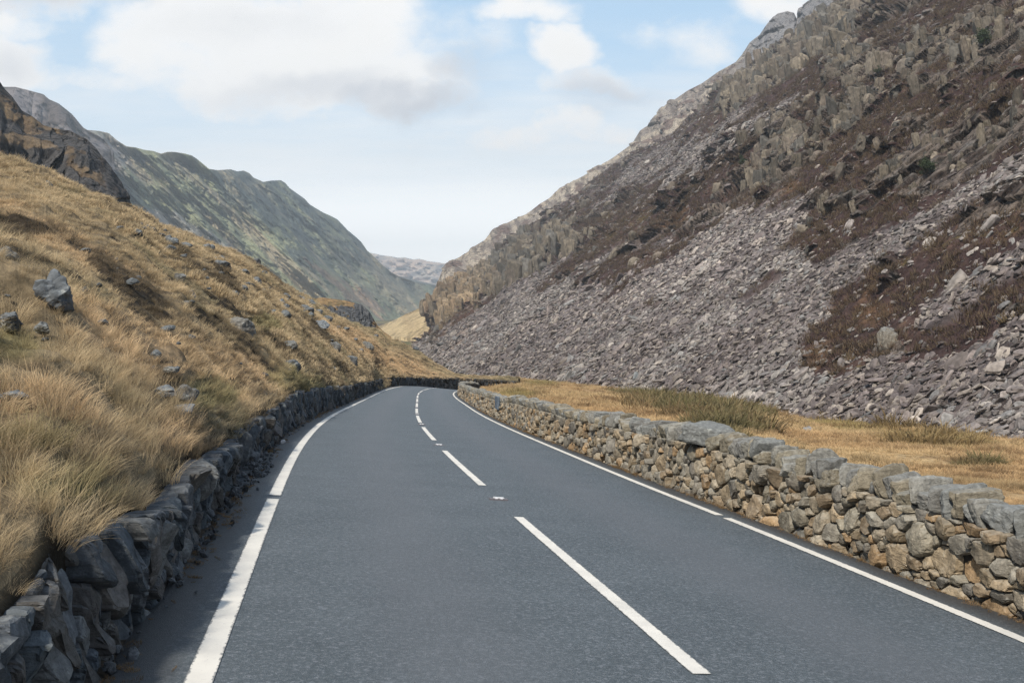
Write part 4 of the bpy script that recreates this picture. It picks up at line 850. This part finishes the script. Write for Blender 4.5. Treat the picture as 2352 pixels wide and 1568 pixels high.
lm = vn(P[:, 0]*.7, P[:, 1]*.7, 0, 240); col = col*(1-.35*sm(lm, .2, .7))[:, None]; size = np.clip(np.sqrt(rat), .8, 1.9)*r.uniform(.4, 1.0, n)*np.where(rush, 2.0, .8)*(1+.5*lm); rot = np.stack([r.normal(0, .12, n), r.normal(0, .12, n), r.uniform(0, 6, n)], 1)
scatter('field_grass', P-np.array([0, 0, .02]), rot, np.stack([size, size, size], 1), np.where(d < 30, r.integers(5, 9, n), r.integers(9, 12, n)), col*r.uniform(.8, 1.2, (n, 1))*1.4, GR, 'short tawny grass and dark rushes of the field beyond the wall', 'grass')
def m_dens_heath(px, py, P):
    sc, cg, *_ = mfields(px, py, P); return np.clip(1-sc*1.3-cg*1.2, 0, 1)*1.2
P, N, px, py, d, rat, r = sampler(MG, 42000, (960, 2560, -60, 1000), m_dens_heath, 6, .07, MP, MR)
n = len(P); hc, _ = mcol(P, px, py); size = np.clip(np.sqrt(rat), .9, 2.2)*r.uniform(1.1, 2.6, n)
scatter('heather', P-np.array([0, 0, .05]), np.stack([r.normal(0, .3, n), r.normal(-.3, .3, n), r.uniform(0, 6, n)], 1), np.stack([size, size, size*r.uniform(.7, 1.3, n)], 1), r.integers(9, 12, n), hc*r.uniform(.6, 1.5, (n, 1))*1.2, GR, 'dark brown heather and bracken between the rocks of the mountainside', 'heather')
# litter of dead grass and chips at the foot of both walls
q = rng.uniform(-1, 60, 2600)**1.0; side = rng.random(2600) < .5; o_ = np.where(side, ROFF-.06-abs(rng.normal(0, .05, 2600)), LOFF+.12+abs(rng.normal(0, .09, 2600)))
Pq = road(q, o_, .0, 3.4); n = len(q); sz = rng.uniform(.18, .42, n)*np.where(rng.random(n) < .5, 1, .6)*np.clip(1-(.0*q), .3, 1)
dn = sm(vn(q*.6, side*9., 0, 210), -.1, .5); keep = rng.random(n) < .25+.75*dn
scatter('verge_grass', Pq[keep], np.stack([rng.normal(0, .4, n), rng.normal(0, .4, n), rng.uniform(0, 6, n)], 1)[keep], np.stack([sz, sz, sz*.5], 1)[keep], np.full(n, 12)[keep]+rng.integers(0, 3, n)[keep], (np.array([.30, .19, .10])*rng.uniform(.5, 1.2, (n, 1)))[keep], GR, 'thin dead grass along the foot of the road walls', 'grass')
M_CHIP = mat_instrock('stone_chips'); CHIP = slab_variants('chip', 8, M_CHIP, 360, (.4, .8), 1)
q = np.concatenate([rng.uniform(0, 60, 420), rng.normal(11.5, 1.0, 170), rng.normal(8, 2, 40)]); n = len(q); o_ = LOFF+.08+abs(rng.normal(0, .08, n))+.22*np.exp(-((q-11.4)/1.6)**2)*rng.random(n); o_ = np.where(o_ > -3.12, LOFF+.12, o_)
z_ = .01+np.maximum(0, -(o_+3.25))*.5*np.exp(-((q-11.4)/2)**2); sz = .03+.10*rng.random(n)**3+.05*rng.random(n)*np.exp(-((q-11.4)/2)**2)
scatter('rubble', road(q, o_, z_, 3.4), rng.uniform(0, 6, (n, 3)), np.stack([sz]*3, 1), rng.integers(0, 8, n), np.array([.11, .115, .12])*rng.uniform(.3, 1.5, (n, 1)), CHIP, 'loose slate chips fallen along the foot of the left retaining wall', 'rubble')
# ------------------------------------------------------------------ boulders, each a thing
BG_IN = "large boulders on the left bank"
BLD = [ # px, py of the middle, width, height in survey units, label, depth/width, hue
 (124, 682, 84, 70, 'big smooth grey boulder lying alone in the grass of the left bank', 1), (18, 603, 36, 44, 'dark angular boulder at the left picture edge above the lone big boulder', 1),
 (22, 757, 62, 34, 'low cluster rock of blue grey stone at the left edge below the lone big boulder', .8), (97, 768, 34, 26, 'small flat grey rock just below the lone big boulder', 1),
 (382, 911, 44, 24, 'pale slab leaning left in the group of three rocks above the retaining wall', 1), (424, 920, 46, 42, 'squarish brown grey rock at the right of the three rocks above the retaining wall', 1), (420, 955, 52, 28, 'pale wedge shaped rock lowest of the three rocks above the retaining wall', 1),
 (512, 962, 46, 46, 'pointed pale rock at the lip of the retaining wall, right of the three rocks', 1), (528, 1042, 88, 96, 'huge leaning slab set in the face of the retaining wall', .55),
 (557, 748, 40, 36, 'tilted pale grey slab half way up the bank above the bright grass', .8), (505, 620, 46, 28, 'rounded dark boulder at the upper edge of the stony streak on the bank', 1), (546, 590, 13, 20, 'small upright rock on the skyline of the left bank', 1),
 (583, 607, 26, 18, 'squat boulder on the skyline right of the small upright rock', 1), (370, 532, 20, 18, 'dark boulder on the skyline of the bank near the crag', 1), (405, 537, 24, 16, 'flat topped boulder on the bank skyline beside the dark boulder', 1),
 (668, 795, 32, 22, 'dark humped boulder mid bank left of the two grey ones', 1), (674, 840, 34, 26, 'blocky grey boulder with a flat top low on the bank', 1), (768, 798, 28, 34, 'tall grey boulder above the bend of the road', 1), (808, 829, 28, 24, 'rounded blue grey boulder just above the bend of the road', 1),
 (845, 796, 24, 22, 'pyramid shaped grey boulder on the bank right of the tall one', 1), (737, 747, 38, 13, 'long low pale boulder below the knoll', 1), (110, 430, 20, 18, 'small rock near the top of the bank below the crag', 1), (29, 928, 52, 22, 'low mossy rock in grass at the left edge of the picture', 1),
 (394, 862, 30, 12, 'flat pale stone showing in the golden grass', 1), (441, 690, 20, 24, 'small dark rock in the heather in the middle of the bank', 1), (412, 640, 24, 22, 'dark rock at the top of the heather streak on the bank', 1), (955, 793, 16, 11, 'dark boulder at the tip of the bank by the scree', 1), (345, 506, 14, 10, 'tiny rock on the bank skyline under the crag', 1),
 (1076, 0, 0, 0, '', 0)]
def blends(P): return P
for k, (px_, py_, wu, hu, lab, dep) in enumerate(BLD):
    if not wu: continue
    r_, c_ = lookup(BP, [px_], [py_+hu*.25]); Pb = BG[r_[0], c_[0]]; db = BD[r_[0], c_[0]]; W_, H_ = wu/F*db*1.25, hu/F*db*1.35
    if k == 8: Pb = road(11.3, LOFF-.16, .32, 3.4); db = float(project(Pb[None])[2][0]); W_, H_ = .62, .78; 
    if k == 7: Pb = road(13.6, LOFF-.5, .62, 3.4); W_, H_ = .45, .35
    tint = np.array([(.115, .125, .135), (.14, .135, .125), (.09, .095, .10), (.15, .15, .14)][k % 4 if k != 0 else 0])*(1.4 if 'pale' in lab else 1)
    o = place_rock('boulder', Pb+np.array([0, 0, H_*.06+.07*(k not in (7, 8))]), (W_, W_*.8*dep, H_), 500+k, M_BOULDER, (rng.normal(0, .15), rng.normal(0, .15)+(.25 if k in (0, 9) else 0), rng.normal(0, .5)), None, tint, 4, planes=18, p=13, rough=.16)
    tag(o, lab, 'boulder', BG_IN)
# smaller rocks no one could tell apart
cand = [(rng.uniform(380, 620), None) for _ in range(0)]
np_ = 0; rs = np.random.default_rng(77); srcs = []
while np_ < 110:
    a_ = rs.random(); px_ = 330+a_*450+rs.normal(0, 25); py_ = 505+a_*225+rs.normal(12, 28)
    if rs.random() < .35: px_, py_ = rs.uniform(20, 900), rs.uniform(520, 880)
    if py_ < np.interp(px_, cr[:, 0], cr[:, 1])+4 or px_ > 940: continue
    r_, c_ = lookup(BP, [px_], [py_]); Pb = BG[r_[0], c_[0]]; db = BD[r_[0], c_[0]]; W_ = rs.uniform(11, 32)*(1 if rs.random() < .6 else .6)/F*db
    if np_ < 14: o = rock_obj('small_rock', (1, .8, .75), 600+np_, M_BOULDER, 3, None, (.12, .13, .135), planes=15, p=14, rough=.12); srcs.append(o)
    else: o = srcs[np_ % 14].copy(); COL.objects.link(o)
    o.location = Pb+np.array([0, 0, W_*.02+.09]); o.scale = (W_, W_, W_*rs.uniform(.6, 1)); o.rotation_euler = (rs.normal(0, .3), rs.normal(0, .3), rs.uniform(0, 6))
    tag(o, 'small grey rock half sunk in the grass of the left bank', 'rock', 'small rocks scattered on the left bank'); np_ += 1
FP = (FPX, FPY, FD)
for k, (px_, py_, wu, hu, lab, tc_) in enumerate([(1856, 944, 32, 26, 'blue grey boulder at the edge of the field below the scree', (.20, .25, .30)), (1460, 866, 16, 26, 'upright pale rock standing at the foot of the scree', (.25, .27, .28)), (1168, 921, 0, 0, '', 0), (1672, 958, 26, 14, 'dark rock among the rushes in the field', (.07, .08, .09)), (1858, 986, 24, 14, 'low pale rock at the field edge right of the rushes', (.25, .25, .25)), (2020, 780, 46, 62, 'tall square rock tower in the heather patch low on the mountain', (.20, .18, .15))]):
    if not wu: continue
    gp, gg_ = (FP, FG) if py_ > 940 or k == 3 else (tuple(a[1:901] for a in MP), MG[1:901]); r_, c_ = lookup(gp, [px_], [py_+hu*.3]); Pb = gg_[r_[0], c_[0]]; db = gp[2][r_[0], c_[0]]; W_, H_ = wu/F*db, hu/F*db
    o = place_rock('boulder', Pb+np.array([0, -W_*.3, H_*.25]), (W_*1.1, W_, H_*1.2), 700+k, M_BOULDER, (0, .05, rng.normal(0, .3)), None, np.array(tc_), 4, planes=16, p=16, rough=.12, box=.35 if k == 5 else 0)
    tag(o, lab, 'boulder')
# ------------------------------------------------------------------ walls beyond the bend
def hw(u_): return OWH+.12*vn(u_*.12, 0, 0, 220)
OW3 = at(ow[:, 0], ow[:, 1], ow[:, 2]); sg = np.concatenate([[0], np.cumsum(np.linalg.norm(np.diff(OW3, axis=0), axis=1))])
def mapo(u_, v_, d_):
    P = np.stack([np.interp(u_, sg, OW3[:, k]) for k in range(3)], -1); P[..., 2] += v_*hw(u_)/1.15-.1; Tn = OW3[-1]-OW3[0]; nn_ = np.array([Tn[1], -Tn[0], 0])/np.hypot(Tn[0], Tn[1]); return P+nn_*np.asarray(d_)[..., None]
wall_o = tag(link(bpy.data.objects.new('boundary_wall', None)), 'low dark stone wall beyond the bend, running across behind the road', 'stone wall')
stone_face('stone_face', mapo, sg[-1], 1.2, [(.22, 6), (.15, 25), (.1, 40)], 31, M_DARKWALL, wall_o, DARK, .8, .09, nearfn=lambda u_: False)
G = np.stack([mapo(np.linspace(0, sg[-1], 40), np.full(40, v_), np.full(40, d_)) for v_, d_ in ((-.3, -.08), (1.12, -.08), (1.12, -.55), (-.3, -.55))], 1); grid_mesh('rubble_core', G, M_CORE, wall_o, smooth=False)
# ------------------------------------------------------------------ dark shrubs on the mountain
def mat_leaf(col):
    mt, t, out = material('leaf'); p = t.new('ShaderNodeTexCoord').outputs['Object']; a = t.noise(p, 3, 3, .6)
    principled(t, out, t.mix(a, tuple(c*.5 for c in col), tuple(c*1.5 for c in col)), .8); return mt
M_LEAF, M_BARK = mat_leaf((.035, .05, .022)), simple_mat('bark', (.10, .08, .06), .9, .1)
def shrub(P, R, seed, lab, dens=1.0):
    r = np.random.default_rng(seed); e = tag(link(bpy.data.objects.new('shrub', None)), lab, 'shrub'); e.location = P
    n = int(1500*dens); cl = r.normal(size=(14, 3))*np.array([.42, .42, .34]); c = cl[r.integers(0, 14, n)]+r.normal(size=(n, 3))*.17; c[:, 2] = abs(c[:, 2]+.65); c *= R; s_ = R*.055
    a = r.normal(size=(n, 3)); a /= np.linalg.norm(a, axis=1, keepdims=True); b = np.cross(a, r.normal(size=(n, 3))); b /= np.linalg.norm(b, axis=1, keepdims=True)
    V = np.stack([c-a*s_*1.4, c-b*s_*.7, c+a*s_*1.4, c+b*s_*.7], 1).reshape(-1, 3); mesh_np('foliage', V, np.arange(4*n).reshape(-1, 4), M_LEAF, e)
    bm = bmesh.new()
    for q_ in range(5):
        an = r.uniform(0, 6.28); m_ = bmesh.ops.create_cone(bm, segments=6, radius1=R*.07, radius2=R*.02, depth=R*1.0, cap_ends=True); v3 = Vector((math.cos(an)*.5, math.sin(an)*.5, 1)).normalized()
        rotm = v3.to_track_quat('Z', 'Y').to_matrix()
        for v_ in m_['verts']: v_.co = rotm@(v_.co+Vector((0, 0, R*.45)))
    bmo('stem', bm, M_BARK, e)
for k, (px_, py_, ru, lab) in enumerate([(1803, 303, 14, 'dark round evergreen shrub on top of the tall crag in the middle of the mountain'), (1703, 372, 13, 'small dark shrub alone in the heather left of the tall crag'), (2130, 388, 26, 'spreading dark shrub under the big cliff at the upper right'), (2285, 92, 24, 'dark ivy like shrub in the cleft of the uppermost cliff'), (2036, 166, 9, 'tiny dark shrub on a ledge of the upper crags')]):
    gp = tuple(a[1:901] for a in MP); r_, c_ = lookup(gp, [px_], [py_+ru*.5]); Pb = MG[1+r_[0], c_[0]]; shrub(Pb+np.array([-.3, -.6, 0]), ru/F*gp[2][r_[0], c_[0]], 800+k, lab)
# ------------------------------------------------------------------ bits of litter by the left wall
M_WHITE = simple_mat('pale_litter', (.75, .73, .72), .6, .3)
bm = bmesh.new(); prism(bm, [(-.05, -.02), (.045, -.03), (.06, .03), (-.02, .045)], 0, .055); o = bmo('litter', bm, M_WHITE, None, .008); o.location = road(16.6, -3.26, .01); o.rotation_euler = (.2, -.3, .6); tag(o, 'crumpled white scrap lying at the foot of the left wall', 'litter')
# ------------------------------------------------------------------ air
def haze(density):
    bm = bmesh.new(); bmesh.ops.create_cube(bm, size=1); me = bpy.data.meshes.new('haze'); bm.to_mesh(me); bm.free()
    mt = bpy.data.materials.new('haze'); mt.use_nodes = True; mt.node_tree.nodes.clear(); t = NT(mt.node_tree); out = t.new('ShaderNodeOutputMaterial'); v_ = t.new('ShaderNodeVolumePrincipled')
    v_.inputs['Color'].default_value = (.84, .93, 1, 1); v_.inputs['Density'].default_value = density; v_.inputs['Anisotropy'].default_value = .2; t.l.new(v_.outputs[0], out.inputs['Volume']); me.materials.append(mt)
    o = link(bpy.data.objects.new('haze', me)); o.scale = (11600, 11600, 400); o.location = (0, 0, 400/2-40); tag(o, 'thin blue haze filling the valley', 'haze', kind='stuff')
haze(.00024)
